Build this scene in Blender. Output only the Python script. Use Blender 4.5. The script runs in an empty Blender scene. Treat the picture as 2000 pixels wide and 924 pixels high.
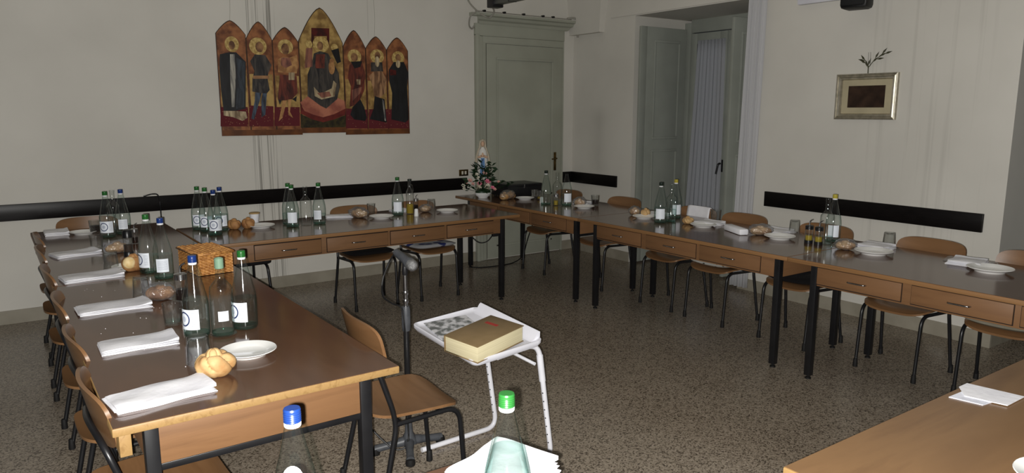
import bpy, bmesh, math, random
from mathutils import Vector, Matrix
random.seed(7)
PI = math.pi
sc = bpy.context.scene
C = sc.collection

# ---------------------------------------------------------------- camera, world, flash, exposure
YAW, PITCH, ROLL, CAM_H = 0.6087, -0.1701, 0.0008, 1.6251
_f = Vector((math.sin(YAW)*math.cos(PITCH), math.cos(YAW)*math.cos(PITCH), math.sin(PITCH)))
_r = Vector((math.cos(YAW), -math.sin(YAW), 0))
_u = _r.cross(_f)
cam_d = bpy.data.cameras.new('camera'); cam = bpy.data.objects.new('camera', cam_d); C.objects.link(cam)
cam_d.sensor_width = 36; cam_d.lens = 36*1425.2/2000; cam_d.clip_start = 0.02; cam_d.clip_end = 200
rr = _r*math.cos(ROLL)+_u*math.sin(ROLL); uu = -_r*math.sin(ROLL)+_u*math.cos(ROLL)
cam.matrix_world = Matrix(((rr.x, uu.x, -_f.x, 0), (rr.y, uu.y, -_f.y, 0), (rr.z, uu.z, -_f.z, CAM_H), (0, 0, 0, 1)))
sc.camera = cam

w = bpy.data.worlds.new('world'); sc.world = w; w.use_nodes = True
bg = w.node_tree.nodes['Background']; bg.inputs[0].default_value = (0.86, 0.93, 1.0, 1); bg.inputs[1].default_value = 0.05

fl = bpy.data.lights.new('camera_flash', 'SPOT'); flo = bpy.data.objects.new('camera_flash', fl); C.objects.link(flo)
fl.energy = 700; fl.color = (1.0, 0.98, 0.94); fl.spot_size = math.radians(125); fl.spot_blend = 0.6; fl.shadow_soft_size = 0.006
m_ = cam.matrix_world.copy(); m_.translation = Vector((0, 0, CAM_H)) - rr*0.022 - uu*0.012
flo.matrix_world = m_

sc.view_settings.view_transform = 'Standard'; sc.view_settings.look = 'None'
sc.view_settings.gamma = 1; sc.view_settings.use_curve_mapping = False
sc.view_settings.exposure = 0.0
sc.cycles.use_denoising = True
sc.cycles.sample_clamp_indirect = 4
sc.cycles.transparent_max_bounces = 24

# ---------------------------------------------------------------- helpers
def srgb(r, g, b):
    f = lambda c: (c/255/12.92) if c/255 <= 0.04045 else ((c/255+0.055)/1.055)**2.4
    return (f(r), f(g), f(b), 1)
class MB:
    """collects geometry for one mesh"""
    def __init__(s): s.v = []; s.f = []; s.uv = None
    def add(s, v, f):
        o = len(s.v); s.v += [tuple(p) for p in v]; s.f += [tuple(i+o for i in q) for q in f]; return s
    def box(s, x0, x1, y0, y1, z0, z1, bev=0.0, M=None):
        bm = bmesh.new(); bmesh.ops.create_cube(bm, size=1)
        for v in bm.verts:
            v.co = Vector((x0+(v.co.x+.5)*(x1-x0), y0+(v.co.y+.5)*(y1-y0), z0+(v.co.z+.5)*(z1-z0)))
        if bev > 0: bmesh.ops.bevel(bm, geom=bm.edges[:], offset=bev, segments=2, profile=0.5, affect='EDGES')
        if M is not None: bmesh.ops.transform(bm, matrix=M, verts=bm.verts)
        bm.verts.index_update()
        s.add([v.co.copy() for v in bm.verts], [[v.index for v in f.verts] for f in bm.faces]); bm.free(); return s
    def lathe(s, prof, n=24, ctr=(0, 0, 0), sx=1, sy=1, cap=True):
        v = []; f = []; k = len(prof)
        for r, z in prof:
            for i in range(n):
                a = 2*PI*i/n; v.append((ctr[0]+r*sx*math.cos(a), ctr[1]+r*sy*math.sin(a), ctr[2]+z))
        for j in range(k-1):
            for i in range(n):
                i2 = (i+1) % n; f.append((j*n+i, j*n+i2, (j+1)*n+i2, (j+1)*n+i))
        if cap:
            if prof[0][0] > 1e-6: f.append(tuple(reversed(range(n))))
            if prof[-1][0] > 1e-6: f.append(tuple((k-1)*n+i for i in range(n)))
        return s.add(v, f)
    def tube(s, pts, r, n=10, cap=True, closed=False, rs=None):
        pts = [Vector(p) for p in pts]; m = len(pts); v = []; f = []
        up = Vector((0.13, 0.21, 0.97)); prev = None
        for j, p in enumerate(pts):
            if closed: t = pts[(j+1) % m]-pts[j-1]
            else: t = pts[min(j+1, m-1)]-pts[max(j-1, 0)]
            t.normalize()
            a = (prev if prev is not None else up); a = a-t*a.dot(t)
            if a.length < 1e-4: a = Vector((1, 0, 0))-t*t.x
            a.normalize(); prev = a; b = t.cross(a); q = rs[j] if rs else r
            for i in range(n):
                c = 2*PI*i/n; v.append(p+(a*math.cos(c)+b*math.sin(c))*q)
        for j in range(m if closed else m-1):
            for i in range(n):
                i2 = (i+1) % n; j2 = (j+1) % m; f.append((j*n+i, j*n+i2, j2*n+i2, j2*n+i))
        if cap and not closed: f.append(tuple(reversed(range(n)))); f.append(tuple((m-1)*n+i for i in range(n)))
        return s.add(v, f)
    def prism(s, poly, h0, h1, axes='xy'):
        """polygon extruded; axes 'xz' puts the polygon in the xz plane and extrudes along y"""
        n = len(poly); mk = {'xy': lambda a, b, h: (a, b, h), 'xz': lambda a, b, h: (a, h, b), 'yz': lambda a, b, h: (h, a, b)}[axes]
        v = [mk(a, b, h0) for a, b in poly]+[mk(a, b, h1) for a, b in poly]
        f = [tuple(range(n))[::-1], tuple(range(n, 2*n))]+[(i, (i+1) % n, n+(i+1) % n, n+i) for i in range(n)]
        return s.add(v, f)
    def grid(s, fn, nx, ny):
        v = [fn(i/nx, j/ny) for j in range(ny+1) for i in range(nx+1)]; q = nx+1
        return s.add(v, [(j*q+i, j*q+i+1, (j+1)*q+i+1, (j+1)*q+i) for j in range(ny) for i in range(nx)])
    def sphere(s, c, r, n=16, k=10, fn=None):
        """ellipsoid; fn(direction) scales the radius"""
        if not isinstance(r, tuple): r = (r, r, r)
        v = []; f = []
        for j in range(k+1):
            th = PI*j/k
            for i in range(n):
                a = 2*PI*i/n; d = Vector((math.sin(th)*math.cos(a), math.sin(th)*math.sin(a), math.cos(th)))
                q = fn(d) if fn else 1.0; v.append((c[0]+d.x*r[0]*q, c[1]+d.y*r[1]*q, c[2]+d.z*r[2]*q))
        for j in range(k):
            for i in range(n): f.append((j*n+i, (j+1)*n+i, (j+1)*n+(i+1) % n, j*n+(i+1) % n))
        return s.add(v, f)
    def mesh(s, name, mat=None, smooth=40):
        me = bpy.data.meshes.new(name); me.from_pydata(s.v, [], s.f); me.validate(clean_customdata=False)
        bm = bmesh.new(); bm.from_mesh(me); bmesh.ops.remove_doubles(bm, verts=bm.verts, dist=1e-6)
        bmesh.ops.recalc_face_normals(bm, faces=bm.faces); bm.to_mesh(me); bm.free()
        if mat: me.materials.append(mat)
        if smooth:
            me.polygons.foreach_set('use_smooth', [True]*len(me.polygons)); me.set_sharp_from_angle(angle=math.radians(smooth))
        me.update(); return me
def link(name, me, parent=None, loc=None, rot=None):
    o = bpy.data.objects.new(name, me); C.objects.link(o)
    if parent: o.parent = parent
    if loc: o.location = loc
    if rot is not None: o.rotation_euler = (0, 0, rot) if not isinstance(rot, tuple) else rot
    return o
def part(name, mb, mat, parent, smooth=40, label=None, loc=None, rot=None):
    o = link(name, mb.mesh(name, mat, smooth) if isinstance(mb, MB) else mb, parent, loc, rot)
    if label: o['label'] = label
    return o
def tag(o, label, cat, group=None):
    o['label'] = label; o['category'] = cat
    if group: o['group'] = group
    return o
def thing(name, label, cat, loc=(0, 0, 0), rot=0, group=None):
    o = bpy.data.objects.new(name, None); C.objects.link(o); o.empty_display_size = 0.1
    o.location = loc; o.rotation_euler = rot if isinstance(rot, tuple) else (0, 0, rot)
    return tag(o, label, cat, group)
def single(name, mb, mat, label, cat, loc=(0, 0, 0), rot=0, group=None, smooth=40):
    return tag(link(name, mb.mesh(name, mat, smooth) if isinstance(mb, MB) else mb, None, loc, rot), label, cat, group)
def struct(name, mb, mat, label=None, smooth=0, cat=None):
    o = link(name, mb.mesh(name, mat, smooth)); o['kind'] = 'structure'
    if label: o['label'] = label
    return o
def copy_tree(o, parent=None):
    c = o.copy(); C.objects.link(c); c.parent = parent
    for ch in o.children: copy_tree(ch, c)
    return c
_cache = {}
def cached(key, fn):
    if key not in _cache: _cache[key] = fn()
    return _cache[key]
def bez(pts, n=8):
    """smooth curve through points (Catmull-Rom)"""
    P = [Vector(p) for p in pts]; P = [2*P[0]-P[1]]+P+[2*P[-1]-P[-2]]; out = []
    for i in range(1, len(P)-2):
        for k in range(n):
            t = k/n; a, b, c, d = P[i-1:i+3]
            out.append(0.5*((2*b)+(c-a)*t+(2*a-5*b+4*c-d)*t*t+(3*b-a-3*c+d)*t**3))
    return out+[P[-2]]
def fillet(pts, rad, n=6):
    """polyline with rounded corners"""
    P = [Vector(p) for p in pts]; out = [P[0]]
    for i in range(1, len(P)-1):
        a, b, c = P[i-1], P[i], P[i+1]; d1 = (a-b); d2 = (c-b); r = min(rad, d1.length*.49, d2.length*.49)
        p1 = b+d1.normalized()*r; p2 = b+d2.normalized()*r
        for k in range(n+1):
            t = k/n; out.append((1-t)**2*p1+2*t*(1-t)*b+t*t*p2)
    return out+[P[-1]]

# ---------------------------------------------------------------- materials
def nodes(name):
    m = bpy.data.materials.new(name); m.use_nodes = True; nt = m.node_tree
    return m, nt, nt.nodes, nt.links, nt.nodes['Principled BSDF']
def N(nt, t, **kw):
    n = nt.nodes.new(t)
    for k, v in kw.items():
        if k.startswith('i_'): n.inputs[k[2:].replace('_', ' ')].default_value = v
        else: setattr(n, k, v)
    return n
def ramp(nt, fac, stops):
    r = N(nt, 'ShaderNodeValToRGB'); e = r.color_ramp.elements
    while len(e) < len(stops): e.new(0.5)
    for i, (p, c) in enumerate(stops): e[i].position = p; e[i].color = c
    nt.links.new(fac, r.inputs[0]); return r.outputs[0]
def mapping(nt, scale=(1, 1, 1), out='Object'):
    tc = N(nt, 'ShaderNodeTexCoord'); mp = N(nt, 'ShaderNodeMapping'); mp.inputs['Scale'].default_value = scale
    nt.links.new(tc.outputs[out], mp.inputs[0]); return mp.outputs[0]
def mat(name, c1, c2=None, scale=8, rough=0.6, spec=0.3, metal=0.0, stretch=(1, 1, 1), bump=0.0, bscale=60, detail=4, lo=0.35, hi=0.65, coat=0.0):
    m, nt, ns, L, b = nodes(name)
    b.inputs['Roughness'].default_value = rough; b.inputs['Specular IOR Level'].default_value = spec; b.inputs['Metallic'].default_value = metal
    if coat: b.inputs['Coat Weight'].default_value = coat; b.inputs['Coat Roughness'].default_value = 0.08
    v = mapping(nt, stretch)
    if c2 is None: c2 = tuple(x*0.88 for x in c1[:3])+(1,)
    n = N(nt, 'ShaderNodeTexNoise'); n.inputs['Scale'].default_value = scale; n.inputs['Detail'].default_value = detail; L.new(v, n.inputs['Vector'])
    L.new(ramp(nt, n.outputs['Fac'], [(lo, c1), (hi, c2)]), b.inputs['Base Color'])
    if bump:
        n2 = N(nt, 'ShaderNodeTexNoise'); n2.inputs['Scale'].default_value = bscale; n2.inputs['Detail'].default_value = 3; L.new(v, n2.inputs['Vector'])
        bp = N(nt, 'ShaderNodeBump'); bp.inputs['Strength'].default_value = bump; bp.inputs['Distance'].default_value = 0.004
        L.new(n2.outputs['Fac'], bp.inputs['Height']); L.new(bp.outputs[0], b.inputs['Normal'])
    return m
def wood(name, c1, c2, c3, stretch=(1, 14, 14), rough=0.45, spec=0.35, wscale=1.6):
    """grain runs along local x"""
    m, nt, ns, L, b = nodes(name); b.inputs['Roughness'].default_value = rough; b.inputs['Specular IOR Level'].default_value = spec
    v = mapping(nt, stretch)
    n = N(nt, 'ShaderNodeTexNoise'); n.inputs['Scale'].default_value = wscale; n.inputs['Detail'].default_value = 7; n.inputs['Roughness'].default_value = 0.6; n.inputs['Distortion'].default_value = 0.6
    L.new(v, n.inputs['Vector'])
    L.new(ramp(nt, n.outputs['Fac'], [(0.3, c1), (0.5, c2), (0.72, c3)]), b.inputs['Base Color']); return m
def glassy(name, mid, edge, refl=0.35, rough=0.03, power=2.2, base=0.045, haze=0.0, wrinkle=0.0):
    """thin clear glass: tinted see-through body that deepens where the wall is seen edge-on"""
    m, nt, ns, L, b = nodes(name); ns.remove(b)
    out = ns['Material Output']; lw = N(nt, 'ShaderNodeLayerWeight'); lw.inputs['Blend'].default_value = 0.5
    pw = N(nt, 'ShaderNodeMath', operation='POWER'); L.new(lw.outputs['Facing'], pw.inputs[0]); pw.inputs[1].default_value = power
    mx = N(nt, 'ShaderNodeMix', data_type='RGBA'); L.new(pw.outputs[0], mx.inputs['Factor']); mx.inputs[6].default_value = mid; mx.inputs[7].default_value = edge
    tr = N(nt, 'ShaderNodeBsdfTransparent'); L.new(mx.outputs[2], tr.inputs[0])
    gl = N(nt, 'ShaderNodeBsdfGlossy'); gl.inputs['Roughness'].default_value = rough; gl.inputs[0].default_value = (1, 1, 1, 1)
    p2 = N(nt, 'ShaderNodeMath', operation='POWER'); L.new(lw.outputs['Facing'], p2.inputs[0]); p2.inputs[1].default_value = 4
    ma = N(nt, 'ShaderNodeMath', operation='MULTIPLY_ADD'); L.new(p2.outputs[0], ma.inputs[0]); ma.inputs[1].default_value = refl; ma.inputs[2].default_value = base
    ms = N(nt, 'ShaderNodeMixShader'); L.new(ma.outputs[0], ms.inputs[0]); L.new(tr.outputs[0], ms.inputs[1]); L.new(gl.outputs[0], ms.inputs[2])
    if wrinkle:
        nz = N(nt, 'ShaderNodeTexNoise'); nz.inputs['Scale'].default_value = 32; nz.inputs['Detail'].default_value = 3; nz.inputs['Distortion'].default_value = 1.5; L.new(mapping(nt), nz.inputs['Vector'])
        bp = N(nt, 'ShaderNodeBump'); bp.inputs['Strength'].default_value = wrinkle; bp.inputs['Distance'].default_value = 0.012; L.new(nz.outputs['Fac'], bp.inputs['Height']); L.new(bp.outputs[0], gl.inputs['Normal']); L.new(bp.outputs[0], lw.inputs['Normal'])
    if haze:
        df = N(nt, 'ShaderNodeBsdfDiffuse'); df.inputs[0].default_value = mid; mh = N(nt, 'ShaderNodeMixShader'); mh.inputs[0].default_value = haze
        L.new(ms.outputs[0], mh.inputs[1]); L.new(df.outputs[0], mh.inputs[2]); ms = mh
    L.new(ms.outputs[0], out.inputs[0]); return m
def wall_mat(name, stains):
    """old off-white plaster; stains: list of (axis, centre, half width, z0, z1, strength, streak scale)"""
    m, nt, ns, L, b = nodes(name); b.inputs['Roughness'].default_value = 0.75; b.inputs['Specular IOR Level'].default_value = 0.25
    v = mapping(nt); n = N(nt, 'ShaderNodeTexNoise'); n.inputs['Scale'].default_value = 1.3; n.inputs['Detail'].default_value = 5; L.new(v, n.inputs['Vector'])
    col = ramp(nt, n.outputs['Fac'], [(0.35, WALLC1), (0.65, WALLC2)])
    sx = N(nt, 'ShaderNodeSeparateXYZ'); L.new(v, sx.inputs[0])
    def mth(op, a, bb=None, clamp=False):
        q = N(nt, 'ShaderNodeMath', operation=op); q.use_clamp = clamp
        for i, t in enumerate((a, bb)):
            if t is None: continue
            if isinstance(t, (int, float)): q.inputs[i].default_value = t
            else: L.new(t, q.inputs[i])
        return q.outputs[0]
    for ax, c, hw, z0, z1, st, sscale in stains:
        d = mth('ABSOLUTE', mth('SUBTRACT', sx.outputs[ax], c)); mk = mth('SUBTRACT', 1.0, mth('DIVIDE', d, hw), True)
        zc, zh = (z0+z1)/2, (z1-z0)/2
        mz = mth('SUBTRACT', 1.0, mth('DIVIDE', mth('ABSOLUTE', mth('SUBTRACT', sx.outputs[2], zc)), zh), True); mz = mth('MULTIPLY', mz, 3.0, True)
        if sscale:
            mp = N(nt, 'ShaderNodeMapping'); L.new(v, mp.inputs[0]); mp.inputs['Scale'].default_value = (sscale, sscale, 0.5)
            n3 = N(nt, 'ShaderNodeTexNoise'); n3.inputs['Scale'].default_value = 1; n3.inputs['Detail'].default_value = 3; L.new(mp.outputs[0], n3.inputs['Vector'])
            s_ = mth('MULTIPLY', mth('SUBTRACT', n3.outputs['Fac'], 0.54), 9.0, True); mk = mth('MULTIPLY', mk, 3.0, True)
        else: s_ = mth('MULTIPLY', n.outputs['Fac'], 1.4, True); mz = mth('MULTIPLY', mz, 0.33, True); mk = mth('MULTIPLY', mk, mk)
        fac = mth('MULTIPLY', mth('MULTIPLY', mk, mz), mth('MULTIPLY', s_, st))
        mx = N(nt, 'ShaderNodeMix', data_type='RGBA'); L.new(fac, mx.inputs['Factor']); L.new(col, mx.inputs[6]); mx.inputs[7].default_value = srgb(70, 66, 58); col = mx.outputs[2]
    L.new(col, b.inputs['Base Color'])
    n2 = N(nt, 'ShaderNodeTexNoise'); n2.inputs['Scale'].default_value = 22; n2.inputs['Detail'].default_value = 5; L.new(v, n2.inputs['Vector'])
    bp = N(nt, 'ShaderNodeBump'); bp.inputs['Strength'].default_value = 0.12; bp.inputs['Distance'].default_value = 0.004; L.new(n2.outputs['Fac'], bp.inputs['Height']); L.new(bp.outputs[0], b.inputs['Normal'])
    return m
WALLC1 = srgb(206, 203, 195); WALLC2 = srgb(197, 194, 186)
def spots(name, base, dot, scale, th):
    m, nt, ns, L, b = nodes(name); b.inputs['Roughness'].default_value = .85; v = mapping(nt)
    vo = N(nt, 'ShaderNodeTexVoronoi'); vo.inputs['Scale'].default_value = scale; L.new(v, vo.inputs['Vector'])
    L.new(ramp(nt, vo.outputs['Distance'], [(th, dot), (th+.05, base)]), b.inputs['Base Color']); return m
def terrazzo():
    m, nt, ns, L, b = nodes('terrazzo'); b.inputs['Roughness'].default_value = 0.25; b.inputs['Specular IOR Level'].default_value = 0.4
    v = mapping(nt); nz = N(nt, 'ShaderNodeTexNoise'); nz.inputs['Scale'].default_value = 30; nz.inputs['Detail'].default_value = 2; L.new(v, nz.inputs['Vector'])
    mxv = N(nt, 'ShaderNodeMix', data_type='RGBA', blend_type='ADD'); mxv.inputs['Factor'].default_value = 0.02; L.new(v, mxv.inputs[6]); L.new(nz.outputs['Color'], mxv.inputs[7])
    vo = N(nt, 'ShaderNodeTexVoronoi'); vo.inputs['Scale'].default_value = 150; L.new(mxv.outputs[2], vo.inputs['Vector'])
    sp = N(nt, 'ShaderNodeSeparateColor'); L.new(vo.outputs['Color'], sp.inputs[0])
    chip = ramp(nt, sp.outputs[0], [(0.0, srgb(74, 66, 57)), (0.2, srgb(98, 88, 77)), (0.3, srgb(134, 123, 109)), (0.7, srgb(148, 137, 122)), (0.9, srgb(162, 151, 136))])
    chip.node.color_ramp.interpolation = 'LINEAR'
    n2 = N(nt, 'ShaderNodeTexNoise'); n2.inputs['Scale'].default_value = 0.9; n2.inputs['Detail'].default_value = 4; L.new(v, n2.inputs['Vector'])
    big = ramp(nt, n2.outputs['Fac'], [(0.3, (0.78, 0.76, 0.74, 1)), (0.7, (1, 1, 1, 1))])
    mu = N(nt, 'ShaderNodeMix', data_type='RGBA', blend_type='MULTIPLY'); mu.inputs['Factor'].default_value = 1; L.new(chip, mu.inputs[6]); L.new(big, mu.inputs[7])
    L.new(mu.outputs[2], b.inputs['Base Color']); return m
def label_mat(name, ring=True, text=True):
    """paper label: white with a blue ring emblem and lines of small print"""
    m, nt, ns, L, b = nodes(name); b.inputs['Roughness'].default_value = 0.5
    tc = N(nt, 'ShaderNodeTexCoord'); sx = N(nt, 'ShaderNodeSeparateXYZ'); L.new(tc.outputs['UV'], sx.inputs[0])
    def mth(op, a, bb=None, c=None):
        q = N(nt, 'ShaderNodeMath', operation=op)
        for i, t in enumerate((a, bb, c)):
            if t is None: continue
            if isinstance(t, (int, float)): q.inputs[i].default_value = t
            else: L.new(t, q.inputs[i])
        return q.outputs[0]
    U, V = sx.outputs[0], sx.outputs[1]; col = None
    rgb = N(nt, 'ShaderNodeRGB'); rgb.outputs[0].default_value = srgb(226, 232, 240); col = rgb.outputs[0]
    def over(fac, c):
        nonlocal col
        mx = N(nt, 'ShaderNodeMix', data_type='RGBA'); L.new(fac, mx.inputs['Factor']); L.new(col, mx.inputs[6]); mx.inputs[7].default_value = c; col = mx.outputs[2]
    if ring:
        du = mth('MULTIPLY', mth('SUBTRACT', U, 0.34), 1.25); dv = mth('SUBTRACT', V, 0.52)
        rr_ = mth('SQRT', mth('ADD', mth('MULTIPLY', du, du), mth('MULTIPLY', dv, dv)))
        over(mth('COMPARE', rr_, 0.33, 0.035), srgb(38, 52, 96)); over(mth('LESS_THAN', rr_, 0.14), srgb(186, 194, 208))
    if text:
        wv = mth('GREATER_THAN', mth('SINE', mth('MULTIPLY', V, 70.0)), 0.35)
        nz = N(nt, 'ShaderNodeTexNoise'); nz.inputs['Scale'].default_value = 40; L.new(tc.outputs['UV'], nz.inputs['Vector'])
        reg = mth('MULTIPLY', mth('GREATER_THAN', U, 0.7 if ring else 0.12), mth('LESS_THAN', U, 0.94))
        reg = mth('MULTIPLY', reg, mth('COMPARE', V, 0.5, 0.36))
        over(mth('MULTIPLY', mth('MULTIPLY', wv, reg), mth('MULTIPLY', mth('GREATER_THAN', nz.outputs['Fac'], 0.45), 0.55)), srgb(90, 96, 120))
    L.new(col, b.inputs['Base Color']); return m

M = {}
M['wall_back'] = wall_mat('plaster_back', [(0, 1.975, 0.15, -0.8, 4.6, 0.62, 75), (0, 3.0, 0.03, 2.3, 2.9, 0.25, 90)])
M['wall_right'] = wall_mat('plaster_right', [(1, 2.72, 0.50, 0.2, 3.6, 0.11, 24), (1, 6.22, 0.30, 0.85, 1.7, 0.55, 0)])
M['plaster'] = wall_mat('plaster', [])
M['ceiling'] = mat('ceiling_paint', srgb(215, 211, 200), srgb(206, 202, 190), 2)
M['floor'] = terrazzo()
M['base'] = mat('grey_skirting', srgb(150, 144, 130), srgb(134, 128, 114), 5, rough=0.5)
M['rail'] = mat('black_wood_rail', srgb(20, 17, 17), srgb(14, 12, 12), 12, rough=0.35, spec=0.15, stretch=(1, 1, 6))
M['door'] = mat('grey_green_paint', srgb(158, 160, 147), srgb(150, 152, 139), 3, rough=0.42, spec=0.4)
M['shutter'] = mat('grey_shutter_paint', srgb(150, 154, 146), srgb(140, 144, 136), 3, rough=0.5)
M['laminate'] = wood('brown_laminate', srgb(82, 58, 45), srgb(88, 63, 48), srgb(96, 69, 52), (1.2, 5, 5), rough=0.13, spec=0.5)
M['laminate_light'] = wood('light_laminate', srgb(112, 84, 56), srgb(120, 91, 61), srgb(102, 75, 50), (0.8, 5, 5), rough=0.3, spec=0.35)
M['edge_dark'] = wood('dark_edge_wood', srgb(124, 90, 56), srgb(132, 97, 62), srgb(110, 78, 48), (1, 30, 30), rough=0.5)
M['edge'] = wood('edge_wood', srgb(140, 111, 69), srgb(148, 118, 75), srgb(124, 95, 56), (1, 30, 30), rough=0.5)
M['apron'] = wood('apron_wood', srgb(114, 82, 55), srgb(120, 87, 58), srgb(104, 74, 49), (0.9, 10, 10), rough=0.5)
M['ply'] = wood('chair_plywood', srgb(126, 93, 63), srgb(118, 86, 57), srgb(102, 73, 47), (9, 1, 9), rough=0.32, spec=0.4)
M['gap_shade'] = mat('painted_gap_shade', srgb(34, 24, 18), rough=0.8)  # dark brown that paints the shade of narrow joints
M['black'] = mat('black_enamel', srgb(20, 20, 22), srgb(26, 26, 28), 10, rough=0.35, spec=0.45)
M['rubber'] = mat('black_rubber', srgb(18, 17, 17), rough=0.7)
M['steel'] = mat('steel', srgb(190, 190, 192), srgb(170, 170, 172), 20, rough=0.25, metal=1.0)
M['brass'] = mat('old_brass', srgb(120, 100, 62), srgb(90, 74, 46), 20, rough=0.35, metal=1.0)
M['paper'] = mat('white_paper', srgb(232, 232, 236), srgb(222, 222, 228), 14, rough=0.8, bump=0.25, bscale=45)
M['porcelain'] = mat('porcelain', srgb(232, 232, 230), srgb(224, 224, 222), 5, rough=0.12, spec=0.5)
M['plastic'] = mat('white_plastic', srgb(214, 214, 222), srgb(206, 206, 214), 5, rough=0.4)
M['crust'] = mat('bread_crust', srgb(196, 164, 116), srgb(166, 124, 78), 18, rough=0.65, bump=0.3, bscale=70)
M['crust_dark'] = mat('dark_crust', srgb(168, 124, 78), srgb(124, 82, 48), 18, rough=0.65, bump=0.3, bscale=70)
M['crumb'] = mat('bread_crumb', srgb(232, 208, 160), srgb(214, 184, 128), 40, rough=0.8, bump=0.4, bscale=160)
M['glass'] = glassy('clear_glass', (0.975, 0.985, 0.98, 1), (0.30, 0.36, 0.34, 1), rough=0.07, base=0.06, power=2.6, haze=0.002)
M['glass_green'] = glassy('pale_green_glass', (0.955, 0.98, 0.972, 1), (0.26, 0.42, 0.38, 1), rough=0.07, base=0.06, power=2.6, haze=0.003)
M['tumbler'] = glassy('tumbler_glass', (0.97, 0.975, 0.97, 1), (0.36, 0.38, 0.37, 1), refl=0.6, rough=0.06, base=0.08, power=2.4, haze=0.006)
M['thick_glass'] = glassy('thick_green_glass', (0.66, 0.84, 0.77, 1), (0.22, 0.42, 0.36, 1), haze=0.01)
M['pane'] = glassy('window_glass', (0.9, 0.93, 0.95, 1), (0.7, 0.75, 0.78, 1), refl=0.6)
M['water'] = glassy('water', (0.95, 0.98, 0.975, 1), (0.66, 0.80, 0.78, 1), refl=0.2)
M['wine'] = mat('red_wine', srgb(24, 8, 10), rough=0.1, spec=0.5)
M['oil'] = glassy('olive_oil', (0.72, 0.58, 0.07, 1), (0.32, 0.24, 0.03, 1), refl=0.2, haze=0.3)
M['vinegar'] = glassy('vinegar', (0.25, 0.12, 0.06, 1), (0.08, 0.04, 0.02, 1), refl=0.2)
M['bag'] = glassy('clear_bag', (0.88, 0.88, 0.90, 1), (0.5, 0.5, 0.52, 1), refl=0.7, rough=0.22, power=1.2, base=0.10, haze=0.05, wrinkle=0.9)
M['cap_blue'] = mat('blue_cap', srgb(22, 50, 112), rough=0.3, spec=0.5)
M['cap_green'] = mat('green_cap', srgb(36, 98, 42), rough=0.3, spec=0.5)
M['cap_dark'] = mat('dark_cap', srgb(28, 40, 34), rough=0.35)
M['cap_yellow'] = mat('yellow_cap', srgb(172, 158, 60), rough=0.4)
M['cap_white'] = mat('white_ring', srgb(228, 228, 230), rough=0.4)
M['label_ring'] = label_mat('ring_label', True, True); M['label_text'] = label_mat('plain_label', False, True); M['label_white'] = label_mat('white_label', False, False)
M['wicker'] = mat('wicker', srgb(206, 150, 84), srgb(150, 96, 46), 60, rough=0.5, spec=0.4)
M['curtain'] = mat('white_curtain', srgb(226, 228, 230), rough=0.8)

def sheer(name, col, tr):
    m, nt, ns, L, b = nodes(name); ns.remove(b); out = ns['Material Output']
    d = N(nt, 'ShaderNodeBsdfDiffuse'); d.inputs[0].default_value = col; t = N(nt, 'ShaderNodeBsdfTranslucent'); t.inputs[0].default_value = col
    p = N(nt, 'ShaderNodeBsdfTransparent'); a = N(nt, 'ShaderNodeMixShader'); a.inputs[0].default_value = 0.4; L.new(d.outputs[0], a.inputs[1]); L.new(t.outputs[0], a.inputs[2])
    c = N(nt, 'ShaderNodeMixShader'); c.inputs[0].default_value = tr; L.new(a.outputs[0], c.inputs[1]); L.new(p.outputs[0], c.inputs[2]); L.new(c.outputs[0], out.inputs[0]); return m
M['sheer'] = sheer('sheer_curtain', srgb(222, 222, 224), 0.12)
M['lace'] = sheer('lace_curtain', srgb(200, 202, 208), 0.35)

# ================================================================ THE ROOM
YA, XB, ZC = 6.685, 5.521, 3.95      # back wall, right wall, ceiling
struct('floor', MB().box(-4.5, 6.6, -4.5, YA+.3, -0.1, 0.0), M['floor'], 'brown speckled terrazzo floor')
struct('ceiling', MB().box(-4.5, 6.6, -4.5, YA+.3, ZC, ZC+.1), M['ceiling'])
struct('wall_back', MB().box(-4.5, XB+1.0, YA, YA+.3, 0, ZC), M['wall_back'], 'off-white plaster wall with dark vertical drip stains')
XO, N1A, N1B, N2A, N2B, LZ = XB+0.88, 4.24, 5.69, 0.62, 2.11, 2.6
wr = MB()
wr.prism([(6.27, N1A), (XO, N1A), (XO, 4.50), (6.27, 4.50)], 0, LZ).box(XB, XO, N1B, YA, 0, ZC).box(XB, XO, N1A, N1B, LZ, ZC).box(XB, XO, N2B, N1A, 0, ZC).box(XB, XO, N2A, N2B, LZ, ZC).box(XB, XO, -4.5, N2A, 0, ZC)
struct('wall_right', wr, M['wall_right'], 'off-white plaster wall with deep window niches')
# springing of the vault in the corner and along the head of the niche
struct('trim_1', MB().prism([(XB-.075, 2.475), (XB, 2.475), (XB, ZC), (XB-.32, ZC), (XB-.10, 2.9)], 6.16, YA, 'xz') if False else
       MB().add([(XB-.07, 6.17, 2.475), (XB, 6.17, 2.475), (XB-.07, YA, 2.475), (XB, YA, 2.475), (XB-.20, 5.95, ZC), (XB, 5.95, ZC), (XB-.20, YA, ZC), (XB, YA, ZC)],
                [(0, 2, 3, 1), (4, 5, 7, 6), (0, 1, 5, 4), (0, 4, 6, 2), (2, 6, 7, 3), (1, 3, 7, 5)]), M['plaster'], 'plaster vault springer in the corner of the room')
struct('trim_2', MB().box(XB-.012, XB, N1A-.02, 6.06, 2.61, ZC), M['plaster'], 'plaster band above the window niche')
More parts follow.
